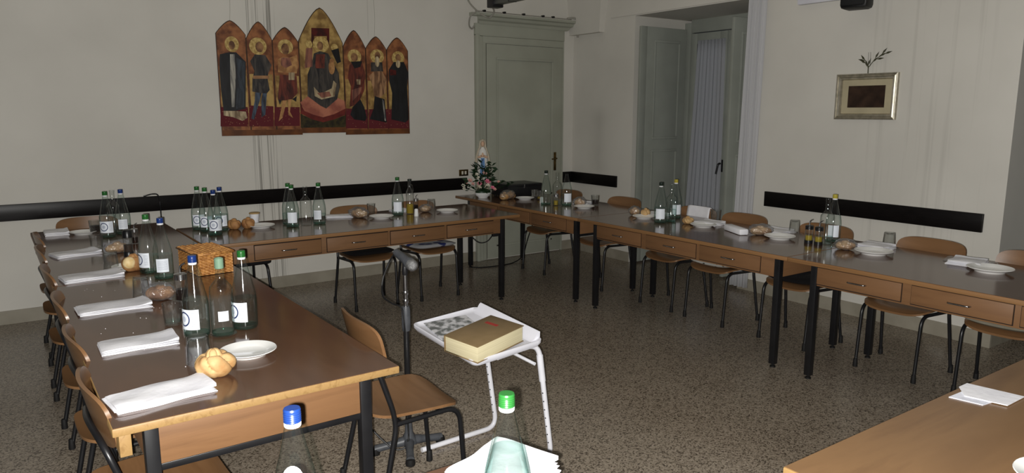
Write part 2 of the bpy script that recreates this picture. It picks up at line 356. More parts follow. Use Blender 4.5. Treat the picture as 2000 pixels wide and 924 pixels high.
# skirtings
struct('baseboard_back', MB().box(-4.5, 4.165, YA-.012, YA, 0, .107, .002).box(5.36, XB, YA-.012, YA, 0, .107, .002), M['base'], 'grey painted skirting along the back wall')
struct('baseboard_right', MB().box(XB-.012, XB, N1B, YA-.012, 0, .107, .002).box(XB-.012, XB, N2B-.012, N1A, 0, .107, .002).box(XB, XO-.1, N2B-.012, N2B, 0, .107, .002).box(XB-.012, XB, -4.5, N2A, 0, .107, .002), M['base'], 'grey painted skirting along the wall with niches')
# dark protective rails
struct('trim_3', MB().box(-4.5, 4.06, YA-.025, YA, .80, .925, .003), M['rail'], 'long dark wooden wall rail on the back wall', 30)
struct('trim_4', MB().box(5.36, XB-.025, YA-.025, YA, .80, .925, .003).box(XB-.025, XB, 5.90, YA, .80, .925, .003), M['rail'], 'short dark wooden wall rail wrapping the corner', 30)
struct('trim_5', MB().box(XB-.025, XB, 2.225, 3.99, .80, .93, .003), M['rail'], 'dark wooden wall rail under the framed picture', 30)

# ---------------------------------------------------------------- door with architrave and cornice
d1 = thing('door_1', 'grey-green panelled door with wide moulded frame and cornice', 'door'); d1['kind'] = 'structure'
def flat_frame(x0, x1, z0, z1, wd, y0, y1): return MB().box(x0, x1, y0, y1, z1-wd, z1, .003).box(x0, x0+wd, y0, y1, z0, z1-wd, .003).box(x1-wd, x1, y0, y1, z0, z1-wd, .003)
part('architrave', MB().box(4.17, 4.215, YA-.055, YA, 0, 2.42, .006).box(4.215, 4.262, YA-.04, YA, 0, 2.40, .006).box(4.262, 4.305, YA-.028, YA, 0, 2.36, .006)
     .box(4.262, 5.345, YA-.03, YA, 2.33, 2.405, .006).box(5.343, 5.36, YA-.03, YA, 0, 2.42, .004), M['door'], d1)
part('frieze', MB().box(4.17, 5.36, YA-.035, YA, 2.405, 2.53, .003), M['door'], d1)
crn = MB()
prof = [(0.04, 2.52), (0.05, 2.535), (0.055, 2.55), (0.085, 2.565), (0.10, 2.59), (0.13, 2.60), (0.135, 2.625), (0.0, 2.635)]
for a, b_ in ((4.115, 5.505),):
    v = []; 
    for dx, z in prof: v.append((a+0.14-dx, YA-dx, z))
    for dx, z in prof: v.append((b_-0.14+dx, YA-dx, z))
    k = len(prof); v += [(a+0.14, YA, 2.52), (b_-0.14, YA, 2.52)]
    crn.add(v, [(i, i+1, k+i+1, k+i) for i in range(k-1)]+[tuple(range(k))+(2*k,), tuple(range(k, 2*k))+(2*k+1,)])
    crn.box(a+.1, b_-.1, YA-.04, YA, 2.52, 2.63).box(a, a+.14, YA-.06, YA, 2.60, 2.632).box(b_-.14, b_+.02, YA-.06, YA, 2.60, 2.632)
part('cornice', crn, M['door'], d1, 30)
leaf = part('door_leaf', MB().box(4.309, 5.342, YA-.022, YA, 0.01, 2.327, .002), M['door'], d1)
part('raised_moulding', flat_frame(4.435, 5.205, .68, 2.19, .022, YA-.034, YA-.02).box(4.435, 5.205, YA-.034, YA-.02, .68, .702, .003), M['door'], leaf)
part('raised_moulding', flat_frame(4.435, 5.205, .14, .58, .022, YA-.034, YA-.02).box(4.435, 5.205, YA-.034, YA-.02, .14, .162, .003), M['door'], leaf)
part('shadow_gap', MB().box(4.305, 4.311, YA-.0225, YA-.015, .01, 2.327), M['gap_shade'], leaf)
hd = part('handle_plate', MB().box(5.228, 5.262, YA-.03, YA-.022, .95, 1.16, .003), M['brass'], d1, label='tarnished brass handle plate')
part('lever', MB().tube(fillet([(5.245, YA-.03, 1.09), (5.245, YA-.075, 1.09), (5.165, YA-.075, 1.085)], .02), .008), M['brass'], hd)
part('lock_bar', MB().box(5.239, 5.251, YA-.04, YA-.03, 1.09, 1.15, .002), M['brass'], hd)

# ---------------------------------------------------------------- French window in the niche
NW = 4.50
w1 = thing('window_1', 'tall grey French window with folded panelled shutters in the niche', 'window'); w1['kind'] = 'structure'
XW = 6.27
part('window_frame', MB().box(XW, XW+.07, NW, NW+.09, 0, 2.57, .004).box(XW, XW+.07, N1B-.09, N1B, 0, 2.57, .004).box(XW, XW+.07, NW+.09, N1B-.09, 2.46, 2.6, .004), M['shutter'], w1)
ymid = 5.10; NW = 4.50
for y0, y1 in ((ymid+.005, N1B-.095), (NW+.095, ymid-.005)):
    sash = part('window_sash', MB().box(XW-.005, XW+.05, y0, y0+.09, .02, 2.45, .004).box(XW-.005, XW+.05, y1-.09, y1, .02, 2.45, .004).box(XW-.005, XW+.05, y0+.09, y1-.09, 2.34, 2.45, .004).box(XW-.005, XW+.05, y0+.09, y1-.09, .02, .55, .004), M['shutter'], w1)
    part('pane', MB().box(XW+.02, XW+.026, y0+.09, y1-.09, .55, 2.34), M['pane'], sash, 0)
part('window_handle', MB().box(XW-.012, XW-.004, ymid-.02, ymid+.02, .99, 1.12, .003).tube(fillet([(XW-.01, ymid, 1.08), (XW-.06, ymid, 1.08), (XW-.065, ymid+.02, .97)], .025), .011), M['black'], w1)
def shutter(parent, length):
    """leaf in local x (0..length), thickness in y, standing on z=0"""
    m = MB().box(0, length, -.018, .018, .02, 2.49, .004)
    o = part('shutter_leaf', m, M['shutter'], parent)
    for z0, z1 in ((1.33, 2.36), (.18, 1.22)):
        for s in (-1, 1):
            part('shutter_panel', MB().box(.1, length-.1, s*.018-.006, s*.018+.006, z0, z1, .005), M['shutter'], o)
            f = MB(); y0, y1 = s*.018-.012, s*.018+.012
            f.box(.1, length-.1, y0, y1, z1-.025, z1, .005).box(.1, length-.1, y0, y1, z0, z0+.025, .005).box(.1, .125, y0, y1, z0+.025, z1-.025, .005).box(length-.125, length-.1, y0, y1, z0+.025, z1-.025, .005)
            part('panel_moulding', f, M['shutter'], o)
    return o
s1 = shutter(w1, .585); s1.location = (5.60, 5.60, 0.0); s1.rotation_euler = (0, 0, 0)
part('hinge_strip', MB().box(-.09, -.004, -.016, .016, .02, 2.49, .003), M['shutter'], s1)
s2 = shutter(w1, .56); s2.location = (6.25, 4.52, 0.0); s2.rotation_euler = (0, 0, math.radians(174))
w2 = thing('window_2', 'grey French window in the niche at the picture edge', 'window'); w2['kind'] = 'structure'
part('window_frame', MB().box(XW, XW+.07, N2A, N2A+.16, 0, 2.57, .004).box(XW, XW+.07, N2B-.16, N2B, 0, 2.57, .004).box(XW, XW+.07, N2A+.16, N2B-.16, 2.4, 2.6, .004).box(XW, XW+.07, N2A+.16, N2B-.16, 0, .5, .004), M['shutter'], w2)
part('pane', MB().box(XW+.03, XW+.036, N2A+.16, N2B-.16, .5, 2.4), M['pane'], w2, 0)
def curtain_mesh(x, ya, yb, yc, yd, z0, z1, amp, waves, axis='y', pinch=None):
    """hanging cloth between (ya..yb) at the top and (yc..yd) at the hem"""
    def fn(u, v):
        z = z1+(z0-z1)*v; a = ya+(yc-ya)*v; b = yb+(yd-yb)*v; y = a+(b-a)*u
        return (x+amp*math.sin(u*waves*2*PI+0.6*math.sin(v*5))*(0.6+0.4*v)+amp*.3*math.sin(u*waves*5.1*PI), y, z)
    return MB().grid(fn, 72, 14)
def solid(o, t):
    md = o.modifiers.new('cloth', 'SOLIDIFY'); md.thickness = t; md.offset = 0; return o
cu = solid(single('lace_curtain', curtain_mesh(6.235, 5.10, 5.47, 5.07, 5.57, .12, 2.37, .010, 8), M['lace'], 'thin white lace curtain hanging over the French window pane', 'curtain', smooth=180), .002)
cu = solid(single('side_curtain', curtain_mesh(5.478, 4.055, 4.235, 4.10, 4.29, .03, 3.3, .018, 4), M['sheer'], 'white sheer curtain hanging from ceiling beside the window niche', 'curtain', smooth=180), .002)

# ---------------------------------------------------------------- things fixed to the walls
sw = thing('light_switch', 'small brown double switch plate on wall beside the door', 'switch', (4.027, YA, .978))
part('plate', MB().box(-.056, .056, -.01, 0, -.034, .034, .003), M['brass'], sw)
for x in (-.018, .02): part('rocker', MB().box(x-.011, x+.011, -.015, -.008, -.018, .018, .002), mat('ivory_switch', srgb(205, 200, 184), rough=.4), sw)
M['speaker'] = mat('speaker_black', srgb(14, 14, 15), rough=.5)
sp = thing('wall_speaker', 'small black loudspeaker mounted high on wall above the picture', 'speaker', (XB-.14, 3.19, 2.40), math.radians(12))
part('cabinet', MB().box(-.10, .07, -.10, .10, -.02, .24, .03), M['speaker'], sp)
part('grille', MB().box(-.112, -.098, -.085, .085, 0, .22, .012), mat('speaker_grille', srgb(26, 26, 27), rough=.7, bump=.6, bscale=400), sp)
part('bracket', MB().tube([(.05, 0, .14), (.15, .03, .14)], .02), M['speaker'], sp)
pn = thing('wall_panel', 'white flat wall unit cut off at the top edge above picture', 'wall unit', (XB, 3.76, 2.49))
part('casing', MB().box(-.06, 0, -.75, 0, 0, .30, .006), M['plastic'], pn)
part('lower_lip', MB().box(-.066, -.02, -.74, -.01, -.008, .004, .002), M['plastic'], pn)
# suspended bar with black end cap, close to the back wall
M['bar'] = mat('grey_bar', srgb(104, 106, 102), rough=.4, metal=.6)
hb = thing('ceiling_track', 'grey metal bar with black end cap hanging above the door', 'bar', (4.20, 6.35, 2.70))
part('rail', MB().box(-.045, .045, -3.2, -.06, -.03, .05, .004), M['bar'], hb)
part('end_cap', MB().box(-.065, .065, -.08, .03, -.055, .07, .008), M['black'], hb)
part('joint_strip', MB().box(-.047, .047, -.33, -.32, -.032, .052), M['black'], hb)
part('hanger', MB().tube([(0, -.5, .05), (0, -.5, 1.25)], .008).tube([(0, -2.6, .05), (0, -2.6, 1.25)], .008), M['bar'], hb)
M['conduit'] = mat('grey_cable', srgb(150, 147, 138), rough=.6)
cb = single('grey_cable', MB().tube(bez([(4.06, YA-.02, 2.86), (4.10, YA-.02, 2.74), (4.15, YA-.10, 2.64), (4.20, YA-.165, 2.585), (4.26, YA-.17, 2.575), (4.28, YA-.22, 2.63), (4.20, 6.40, 2.69)]), .009, 8), M['conduit'], 'grey cable looping from wall to the hanging bar', 'cable', smooth=60)
cb = single('grey_cable', MB().tube(bez([(4.13, YA-.12, 2.63), (4.075, YA-.09, 2.58), (4.09, YA-.04, 2.50), (4.14, YA-.012, 2.47), (4.168, YA-.012, 2.50)]), .008, 8), M['conduit'], 'grey cable loop hanging at the left end of door cornice', 'cable', smooth=60)
cb = single('grey_cable', MB().tube(bez([(5.34, YA-.10, 2.645), (5.42, YA-.12, 2.655), (5.47, YA-.14, 2.62), (5.492, YA-.12, 2.54), (5.495, YA-.10, 2.45)]), .012, 8), M['conduit'], 'grey cable bent down over the right end of door cornice', 'cable', smooth=60)
lc = thing('cable_run', 'thin grey cable with black clips lying along the door cornice', 'cable', (0, 0, 0))
part('wire', MB().tube([(4.13, YA-.10, 2.64), (5.40, YA-.10, 2.64)], .006, 6), M['conduit'], lc)
for x in (4.23, 4.48, 4.73, 4.99, 5.13): part('clip', MB().box(x-.012, x+.012, YA-.13, YA-.09, 2.636, 2.655, .003), M['black'], lc)
single('wall_wire', MB().tube(bez([(.93, YA-.03, .93), (1.0, YA-.032, .945), (1.04, YA-.034, .93), (1.05, YA-.036, .84), (1.05, YA-.03, .62)]), .006, 6), M['black'], 'thin black wire hanging over the long dark rail', 'wire', smooth=60)

# framed picture and olive sprig
fp = thing('framed_picture', 'small dark picture with cream mount in a silver frame', 'picture', (XB, 3.138, 1.738))
M['silver'] = mat('silver_frame', srgb(196, 190, 174), srgb(170, 164, 148), 30, rough=.42, metal=.8)
def frame_ring(hy, hz, prof):
    v = []; f = []; n = len(prof)
    for dx, ins in prof:
        v += [(-dx, -(hy-ins), -(hz-ins)), (-dx, (hy-ins), -(hz-ins)), (-dx, (hy-ins), (hz-ins)), (-dx, -(hy-ins), (hz-ins))]
    for j in range(n-1):
        for i in range(4): f.append((j*4+i, j*4+(i+1) % 4, (j+1)*4+(i+1) % 4, (j+1)*4+i))
    return MB().add(v, f)
part('frame', frame_ring(.243, .174, [(0, 0), (.028, 0), (.034, .008), (.026, .014), (.03, .022), (.02, .03), (.022, .038), (.008, .046), (0, .046)]), M['silver'], fp, 30)
part('mount', MB().box(-.008, -.001, -.2, .2, -.13, .13), mat('cream_mount', srgb(176, 166, 138), rough=.7), fp, label='cream cardboard mount')
part('image', MB().box(-.0095, -.007, -.147, .147, -.083, .083), mat('dark_print', srgb(38, 26, 20), srgb(58, 42, 32), 14, rough=.35, detail=6), fp, label='very dark brown image')
ol = thing('olive_sprig', 'dry olive sprig stuck behind the top of the framed picture', 'sprig', (XB-.012, 3.135, 1.915))
M['olive'] = mat('olive_leaf', srgb(74, 74, 52), srgb(52, 50, 36), 30, rough=.6)
part('twig', MB().tube([(0, 0, -.03), (-.004, 0, .05), (-.008, .02, .09)], .004, 6).tube([(-.004, 0, .04), (-.01, -.05, .10), (-.012, -.12, .135)], .003, 6), M['olive'], ol)
def leafm(l, wd): return MB().add([(0, 0, 0), (l*.5, wd, .004), (l, 0, 0), (l*.5, -wd, .004), (l*.5, 0, -.006)], [(0, 1, 4), (1, 2, 4), (2, 3, 4), (3, 0, 4), (0, 3, 2, 1)])
olf = leafm(.065, .008).mesh('leaf', M['olive'], 0)
for (y, z, ang) in [(.02, .09, 130), (.02, .09, 165), (.01, .07, 150), (-.03, .075, 40), (-.05, .10, 60), (-.08, .12, 20), (-.10, .13, 50), (-.12, .135, 15), (.0, .05, 70), (-.06, .10, 5), (0, .04, 110)]:
    a = math.radians(ang); o = link('leaf', olf, ol, (-.012, y, z)); o.rotation_euler = Matrix(((0, 0, -1), (-math.cos(a), math.sin(a), 0), (math.sin(a), math.cos(a), 0))).to_euler()
wire = part('wire', MB().tube([(0, -.012, .05), (0, -.008, .155), (0, .008, .155), (0, .006, .06)], .0012, 5), M['black'], ol)

# ---------------------------------------------------------------- altarpiece print: seven pointed panels
PAN = [(1.588, 1.838, 2.276, 2.390, 1.410), (1.838, 2.064, 2.245, 2.396, 1.410), (2.064, 2.300, 2.238, 2.363, 1.410), (2.300, 2.722, 2.25, 2.556, 1.424), (2.722, 2.948, 2.22, 2.377, 1.402), (2.948, 3.166, 2.213, 2.332, 1.402), (3.166, 3.398, 2.21, 2.335, 1.402)]
FIGS=[
('halo',1,'E',(1.717,2.191,0.059,0.065)),
('figure_head',1,'E',(1.716,2.182,0.026,0.037)),
('robe_black',1,'P',[(1.613,2.102),(1.684,2.121),(1.749,2.124),(1.825,2.046),(1.801,1.646),(1.718,1.626),(1.614,1.626),(1.605,1.777),(1.601,1.973)]),
('robe_white',1,'P',[(1.696,2.106),(1.735,2.108),(1.733,1.911),(1.705,1.659),(1.684,1.659),(1.686,1.91)]),
('robe_slate',1,'P',[(1.746,2.082),(1.817,2.046),(1.789,1.659),(1.719,1.643),(1.741,1.911)]),
('cloth_cream',1,'P',[(1.612,1.626),(1.718,1.625),(1.8,1.619),(1.81,1.565),(1.766,1.539),(1.689,1.572),(1.612,1.586)]),
('halo',2,'E',(1.937,2.185,0.075,0.074)),
('figure_head',2,'E',(1.95,2.178,0.035,0.045)),
('robe_dark',2,'P',[(1.863,2.054),(1.906,2.113),(1.997,2.111),(2.047,2.027),(2.016,1.959),(2.005,1.912),(2.019,1.81),(1.989,1.775),(1.927,1.782),(1.866,1.794),(1.874,1.908),(1.895,1.969)]),
('belt_tan',2,'P',[(1.879,1.931),(2.02,1.935),(2.019,1.908),(1.878,1.904)]),
('leg_blue',2,'P',[(1.89,1.787),(1.946,1.782),(1.92,1.701),(1.867,1.549),(1.844,1.56),(1.883,1.714)]),
('leg_blue',2,'P',[(1.954,1.779),(1.992,1.78),(1.968,1.592),(1.934,1.57),(1.94,1.714)]),
('halo',3,'E',(2.18,2.192,0.068,0.065)),
('figure_head',3,'E',(2.177,2.173,0.036,0.049)),
('skin',3,'P',[(2.105,2.078),(2.151,2.104),(2.213,2.099),(2.278,2.125),(2.288,2.036),(2.27,1.961),(2.102,1.967)]),
('robe_rose',3,'P',[(2.136,2.095),(2.213,2.099),(2.231,2.034),(2.173,2.005),(2.13,2.03)]),
('robe_red',3,'P',[(2.117,1.948),(2.269,1.936),(2.27,1.787),(2.216,1.731),(2.13,1.716),(2.086,1.727)]),
('cloth_cream',3,'P',[(2.197,1.967),(2.251,1.969),(2.247,1.903),(2.193,1.901)]),
('skin',3,'P',[(2.13,1.719),(2.167,1.719),(2.12,1.564),(2.084,1.534),(2.106,1.619)]),
('skin',3,'P',[(2.179,1.727),(2.21,1.731),(2.19,1.619),(2.216,1.563),(2.175,1.589)]),
('robe_black',3,'P',[(2.089,1.729),(2.119,1.719),(2.103,1.68)]),
('robe_black',3,'P',[(2.216,1.731),(2.26,1.759),(2.252,1.709)]),
('throne_red',4,'P',[(2.425,2.371),(2.596,2.377),(2.589,2.215),(2.565,2.214),(2.569,2.306),(2.448,2.299),(2.444,2.208),(2.418,2.206)]),
('platform_pink',4,'P',[(2.292,1.703),(2.362,1.76),(2.645,1.749),(2.717,1.721),(2.724,1.649),(2.608,1.596),(2.501,1.568),(2.412,1.591),(2.326,1.625)]),
('platform_red',4,'P',[(2.291,1.692),(2.326,1.625),(2.412,1.591),(2.501,1.568),(2.608,1.596),(2.724,1.649),(2.722,1.59),(2.606,1.547),(2.499,1.522),(2.396,1.548),(2.287,1.605)]),
('floor_dark',4,'P',[(2.287,1.6),(2.396,1.548),(2.499,1.522),(2.606,1.547),(2.718,1.585),(2.714,1.474),(2.287,1.473)]),
('halo',4,'E',(2.508,2.227,0.077,0.073)),
('robe_dark',4,'P',[(2.438,2.145),(2.498,2.169),(2.574,2.151),(2.67,1.978),(2.677,1.85),(2.644,1.735),(2.534,1.648),(2.476,1.676),(2.362,1.76),(2.371,1.956),(2.42,2.068)]),
('robe_red',4,'P',[(2.458,2.139),(2.544,2.143),(2.533,2.016),(2.444,2.013)]),
('figure_head',4,'E',(2.501,2.216,0.029,0.039)),
('cloth_cream',4,'P',[(2.424,1.845),(2.48,1.781),(2.595,1.834),(2.615,1.906),(2.644,1.878),(2.618,1.76),(2.493,1.73),(2.429,1.761)]),
('robe_rose',4,'P',[(2.451,1.789),(2.571,1.805),(2.588,1.763),(2.494,1.745)]),
('skin',4,'E',(2.602,2.024,0.03,0.062)),
('skin',4,'E',(2.607,2.084,0.023,0.022)),
('halo',4,'E',(2.395,2.225,0.032,0.035)),
('robe_rose',4,'P',[(2.368,2.19),(2.426,2.193),(2.418,2.027),(2.345,2.01)]),
('halo',4,'E',(2.637,2.206,0.033,0.034)),
('robe_black',4,'P',[(2.605,2.181),(2.676,2.202),(2.695,2.079),(2.658,2.063)]),
('halo',5,'E',(2.833,2.134,0.069,0.066)),
('robe_red',5,'P',[(2.78,2.053),(2.82,2.08),(2.907,2.087),(2.935,1.986),(2.923,1.825),(2.878,1.737),(2.813,1.678),(2.765,1.663),(2.788,1.852),(2.757,1.938)]),
('robe_black',5,'P',[(2.794,2.085),(2.91,2.095),(2.889,2.04),(2.829,2.023)]),
('robe_black',5,'P',[(2.796,1.663),(2.878,1.737),(2.914,1.664),(2.939,1.56),(2.919,1.531),(2.808,1.546),(2.77,1.59)]),
('cloth_cream',5,'P',[(2.845,1.923),(2.885,1.924),(2.883,1.874),(2.848,1.874)]),
('figure_head',5,'E',(2.831,2.127,0.035,0.04)),
('robe_rose',5,'P',[(2.795,1.823),(2.898,1.854),(2.88,1.796),(2.799,1.722)]),
('halo',6,'E',(3.066,2.144,0.071,0.067)),
('robe_dark',6,'P',[(2.999,2.087),(3.116,2.092),(3.126,2.004),(2.996,2.0)]),
('cloak_tan',6,'P',[(2.975,1.958),(3.032,2.004),(3.113,2.006),(3.157,1.933),(3.14,1.799),(3.072,1.746),(3.024,1.765),(3.011,1.856)]),
('robe_black',6,'P',[(3.027,1.768),(3.131,1.739),(3.147,1.514),(2.968,1.548),(3.012,1.649)]),
('robe_white',6,'P',[(3.105,1.739),(3.121,1.724),(3.138,1.529),(3.125,1.532)]),
('figure_head',6,'E',(3.069,2.154,0.029,0.035)),
('cloth_cream',6,'E',(3.064,2.095,0.023,0.05)),
('halo',7,'E',(3.288,2.138,0.067,0.065)),
('robe_black',7,'P',[(3.186,2.023),(3.24,2.099),(3.349,2.103),(3.398,2.0),(3.38,1.863),(3.389,1.543),(3.351,1.512),(3.198,1.544),(3.214,1.8),(3.189,1.904)]),
('figure_head',7,'E',(3.288,2.143,0.03,0.034)),
('cloth_cream',7,'E',(3.286,2.08,0.024,0.036)),
('throne_red',7,'P',[(3.196,2.031),(3.263,2.018),(3.261,1.972),(3.198,1.97)]),
]
CARP= {1:[(1.591,1.659),(1.823,1.66),(1.813,1.491),(1.58,1.493)],2:[(1.834,1.673),(2.044,1.667),(2.034,1.488),(1.823,1.491)],3:[(2.055,1.66),(2.284,1.661),(2.276,1.49),(2.046,1.492)],5:[(2.73,1.649),(2.947,1.64),(2.945,1.459),(2.723,1.462)],6:[(2.963,1.643),(3.171,1.644),(3.172,1.456),(2.956,1.459)],7:[(3.175,1.644),(3.388,1.644),(3.39,1.453),(3.169,1.456)]}
tint = lambda n, a, b, s=9: mat(n, a, b, s, rough=.45, detail=8, lo=.40, hi=.60)
def folds(n, a, b, sc=5):
    m, nt, ns, L, bs = nodes(n); bs.inputs['Roughness'].default_value = .4; v = mapping(nt, (4.5, 1, 1))
    wv = N(nt, 'ShaderNodeTexNoise'); wv.inputs['Scale'].default_value = sc; wv.inputs['Detail'].default_value = 6; wv.inputs['Distortion'].default_value = 1.2
    L.new(v, wv.inputs['Vector']); L.new(ramp(nt, wv.outputs['Fac'], [(.36, a), (.5, tuple((x+y)/2 for x, y in zip(a, b))), (.62, b)]), bs.inputs['Base Color']); return m
PC = {'ochre': tint('print_ochre', srgb(150, 98, 62), srgb(98, 58, 38), 12), 'gold': tint('print_gold', srgb(176, 146, 88), srgb(120, 92, 52), 11), 'brown': tint('print_brown', srgb(110, 66, 34), srgb(84, 50, 28)),
      'carpet': spots('print_carpet', srgb(88, 20, 28), srgb(150, 110, 80), 42, .12), 'halo': tint('print_halo', srgb(196, 170, 108), srgb(156, 128, 72), 40), 'figure_head': tint('print_face', srgb(150, 112, 76), srgb(92, 62, 44), 16),
      'robe_black': folds('print_black', srgb(8, 8, 10), srgb(26, 26, 30)), 'robe_white': folds('print_white', srgb(170, 166, 154), srgb(88, 88, 88)), 'robe_slate': folds('print_slate', srgb(58, 66, 76), srgb(28, 32, 38)),
      'robe_dark': folds('print_dark', srgb(28, 27, 30), srgb(74, 68, 62)), 'cloth_cream': folds('print_cream', srgb(196, 178, 142), srgb(112, 92, 68)), 'belt_tan': tint('print_tan', srgb(160, 120, 84), srgb(130, 94, 64)),
      'leg_blue': folds('print_blue', srgb(70, 84, 102), srgb(34, 36, 44)), 'skin': tint('print_skin', srgb(182, 138, 88), srgb(140, 98, 62), 18), 'robe_rose': folds('print_rose', srgb(150, 98, 78), srgb(92, 56, 50)),
      'robe_red': folds('print_red', srgb(114, 52, 38), srgb(52, 22, 20)), 'throne_red': tint('print_throne', srgb(84, 26, 22), srgb(52, 20, 18), 20), 'platform_pink': tint('print_pink', srgb(176, 112, 88), srgb(140, 80, 66), 10),
      'platform_red': tint('print_platform', srgb(112, 42, 34), srgb(86, 30, 28)), 'floor_dark': tint('print_floor', srgb(36, 32, 22), srgb(60, 52, 28), 30), 'cloak_tan': folds('print_cloak', srgb(170, 130, 94), srgb(96, 66, 46)), 'border': tint('print_border', srgb(70, 46, 30), srgb(50, 34, 24))}
alt = thing('altarpiece_print', 'cut-out colour print of a Gothic altarpiece, seven pointed panels with saints', 'picture', (0, 0, 0))
def arch(x0, x1, zs, zt, zb, ins=0.0):
    x0 += ins; x1 -= ins; zt -= ins*1.5; zb += ins; xm = (x0+x1)/2; L_ = [(x0, zb), (x1, zb), (x1, zs)]
    for k in range(1, 7):
        t = k/7; L_.append((x1+(xm-x1)*t, zs+(zt-zs)*(1-(1-t)**1.5*1.0)))
    L_.append((xm, zt))
    for k in range(6, 0, -1):
        t = k/7; L_.append((x0+(xm-x0)*t, zs+(zt-zs)*(1-(1-t)**1.5*1.0)))
    return L_+[(x0, zs)]
panels = []
for i, (x0, x1, zs, zt, zb) in enumerate(PAN):
    q = part('panel', MB().prism(arch(x0, x1, zs, zt, zb), YA-.008, YA-.0005, 'xz'), PC['border'], alt, 0); panels.append(q)
    part('ground', MB().prism(arch(x0, x1, zs, zt, zb, .006), YA-.0086, YA-.008, 'xz'), PC['gold' if i == 3 else 'ochre'], q, 0)
    if i != 3: part('gold_ground', MB().prism([(x0+.012, zb+.2), (x1-.012, zb+.2), (x1-.012, zs-.30), (x0+.012, zs-.30)], YA-.0088, YA-.0086, 'xz'), PC['gold'], q, 0)
    if i+1 in CARP: part('carpet', MB().prism(CARP[i+1], YA-.0092, YA-.0086, 'xz'), PC['carpet'], q, 0)
    part('base_strip', MB().prism([(x0, zb), (x1, zb), (x1, zb+.05), (x0, zb+.05)], YA-.0096, YA-.008, 'xz'), PC['brown'], q, 0)
for x, z in ((1.714, 2.390), (3.045, 2.332)): part('hanging_thread', MB().tube(bez([(x, YA-.004, z), (x+.01, YA-.004, z+.2), (x-.006, YA-.004, z+.5), (x, YA-.004, z+.9)], 4), .0014, 5), M['conduit'], alt, 60)
dep = {}
for nme, pi, k, d in FIGS:
    dep[pi] = dep.get(pi, 0)+1; y0 = YA-.0092-.0004*dep[pi]
    poly = d if k == 'P' else [(d[0]+d[2]*math.cos(2*PI*i/20), d[1]+d[3]*math.sin(2*PI*i/20)) for i in range(20)]
    part(nme, MB().prism(poly, y0, YA-.0086, 'xz'), PC[nme], panels[pi-1], 0)

# ================================================================ TABLES
ZT = 0.755
def handle_mesh():
    return cached('handle', lambda: MB().tube(bez([(-.055, -.001, 0), (-.045, -.016, 0), (0, -.02, .001), (.045, -.016, 0), (.055, -.001, 0)], 4), .0045, 6).mesh('handle', M['steel'], 60))
def table(label, loc, rot, L_, D, drawers=(), top='laminate', runner=False, under='apron', edge='edge_dark', inset=.125):
    t = thing('long_table', label, 'table', (loc[0], loc[1], 0), rot, 'long tables set in a horseshoe')
    tp = part('tabletop', MB().box(-L_/2, L_/2, -D/2, D/2, ZT-.027, ZT-.001, .004), M[edge], t)
    part('laminate_sheet', MB().box(-L_/2+.003, L_/2-.003, -D/2+.003, D/2-.003, ZT-.0015, ZT), M[top], tp, 0)
    lx, ly = L_/2-inset, D/2-.105; w_ = .02
    leg = cached('leg', lambda: MB().box(-.02, .02, -.02, .02, .022, ZT-.027, .003).mesh('leg', M['black'], 30))
    glide = cached('glide', lambda: MB().lathe([(.006, .022), (.006, .012), (.017, .010), (.018, 0)], 12).mesh('foot_glide', M['rubber'], 40))
    for sx in (-1, 1):
        for sy in (-1, 1):
            o = link('leg', leg, t, (sx*lx, sy*ly, 0)); link('foot_glide', glide, o)
    z0, z1 = .592, ZT-.027
    for sy in (-1, 1): part('apron', MB().box(-lx+.02, lx-.02, sy*ly-.012, sy*ly+.012, z0, z1, .001), M[under], t, 30)
    for sx in (-1, 1):
        part('end_apron', MB().box(-ly+.02, ly-.02, -.010, .010, z0, z1, .001), M[under], t, 30, loc=(sx*lx, 0, 0), rot=PI/2)
        part('cross_bar', MB().box(sx*lx-.012, sx*lx+.012, -ly+.02, ly-.02, z0-.022, z0, .002), M['black'], t, 30)
    for (a, b) in drawers:
        dr = part('drawer', MB().box(a, b, -ly-.020, -ly-.011, z0+.014, z1-.022, .0015), M[under], t, 30)
        part('drawer_gap_shade', MB().box(a-.004, b+.004, -ly-.0128, -ly-.0115, z0+.008, z1-.012), M['gap_shade'], dr, 0)  # solid dark sheet on the apron, painting the shade around the drawer front
        link('handle', handle_mesh(), dr, ((a+b)/2, -ly-.020, (z0+z1)/2-.005))
    if runner: part('side_rail', MB().box(-L_/2+.03, L_/2-.03, D/2-.05, D/2-.018, ZT-.027-.075, ZT-.027, .002), M['edge'], t, 30)
    return t
D3 = ((-.845, -.365), (-.27, .21), (.255, .735))
D3 = ((-.84, -.34), (-.285, .20), (.235, .735))
a_ = math.atan2(6.275-2.197, .56-.62)
ux, uy = math.cos(a_), math.sin(a_)
table('long brown table nearest the camera in the left row, white napkins along it', (.62+ux*1.02, 2.197+uy*1.02), a_, 2.036, .885, runner=True, edge='edge', inset=.07)
table('long brown table at the far end of left row, touching the back-wall table', (.62+ux*3.06, 2.197+uy*3.06), a_, 2.036, .885)
table('long four-drawer brown table standing below the altarpiece print', (2.31, 5.455), .022, 2.56, .885, ((-.945, -.465), (-.42, .07), (.095, .575), (.605, 1.06)))
table('brown table with flowers and statuette in the room corner', (4.293, 5.575), -PI/2, 1.976, .885, D3)
table('brown three-drawer table before the window niche, middle of that row', (4.293, 3.595), -PI/2, 1.976, .885, D3)
table('brown table with papers and one plate at the picture edge, under dark rail', (4.293, 1.615), -PI/2, 1.976, .885, D3)
table('light wooden table in the bottom corner holding two white leaflets', (2.52, .56), 0, 2.0, .885, top='laminate_light', edge='edge')
table('table mostly cut off at the bottom edge, holding two close bottles', (.02, 1.04), 0, 2.0, .885, top='laminate')

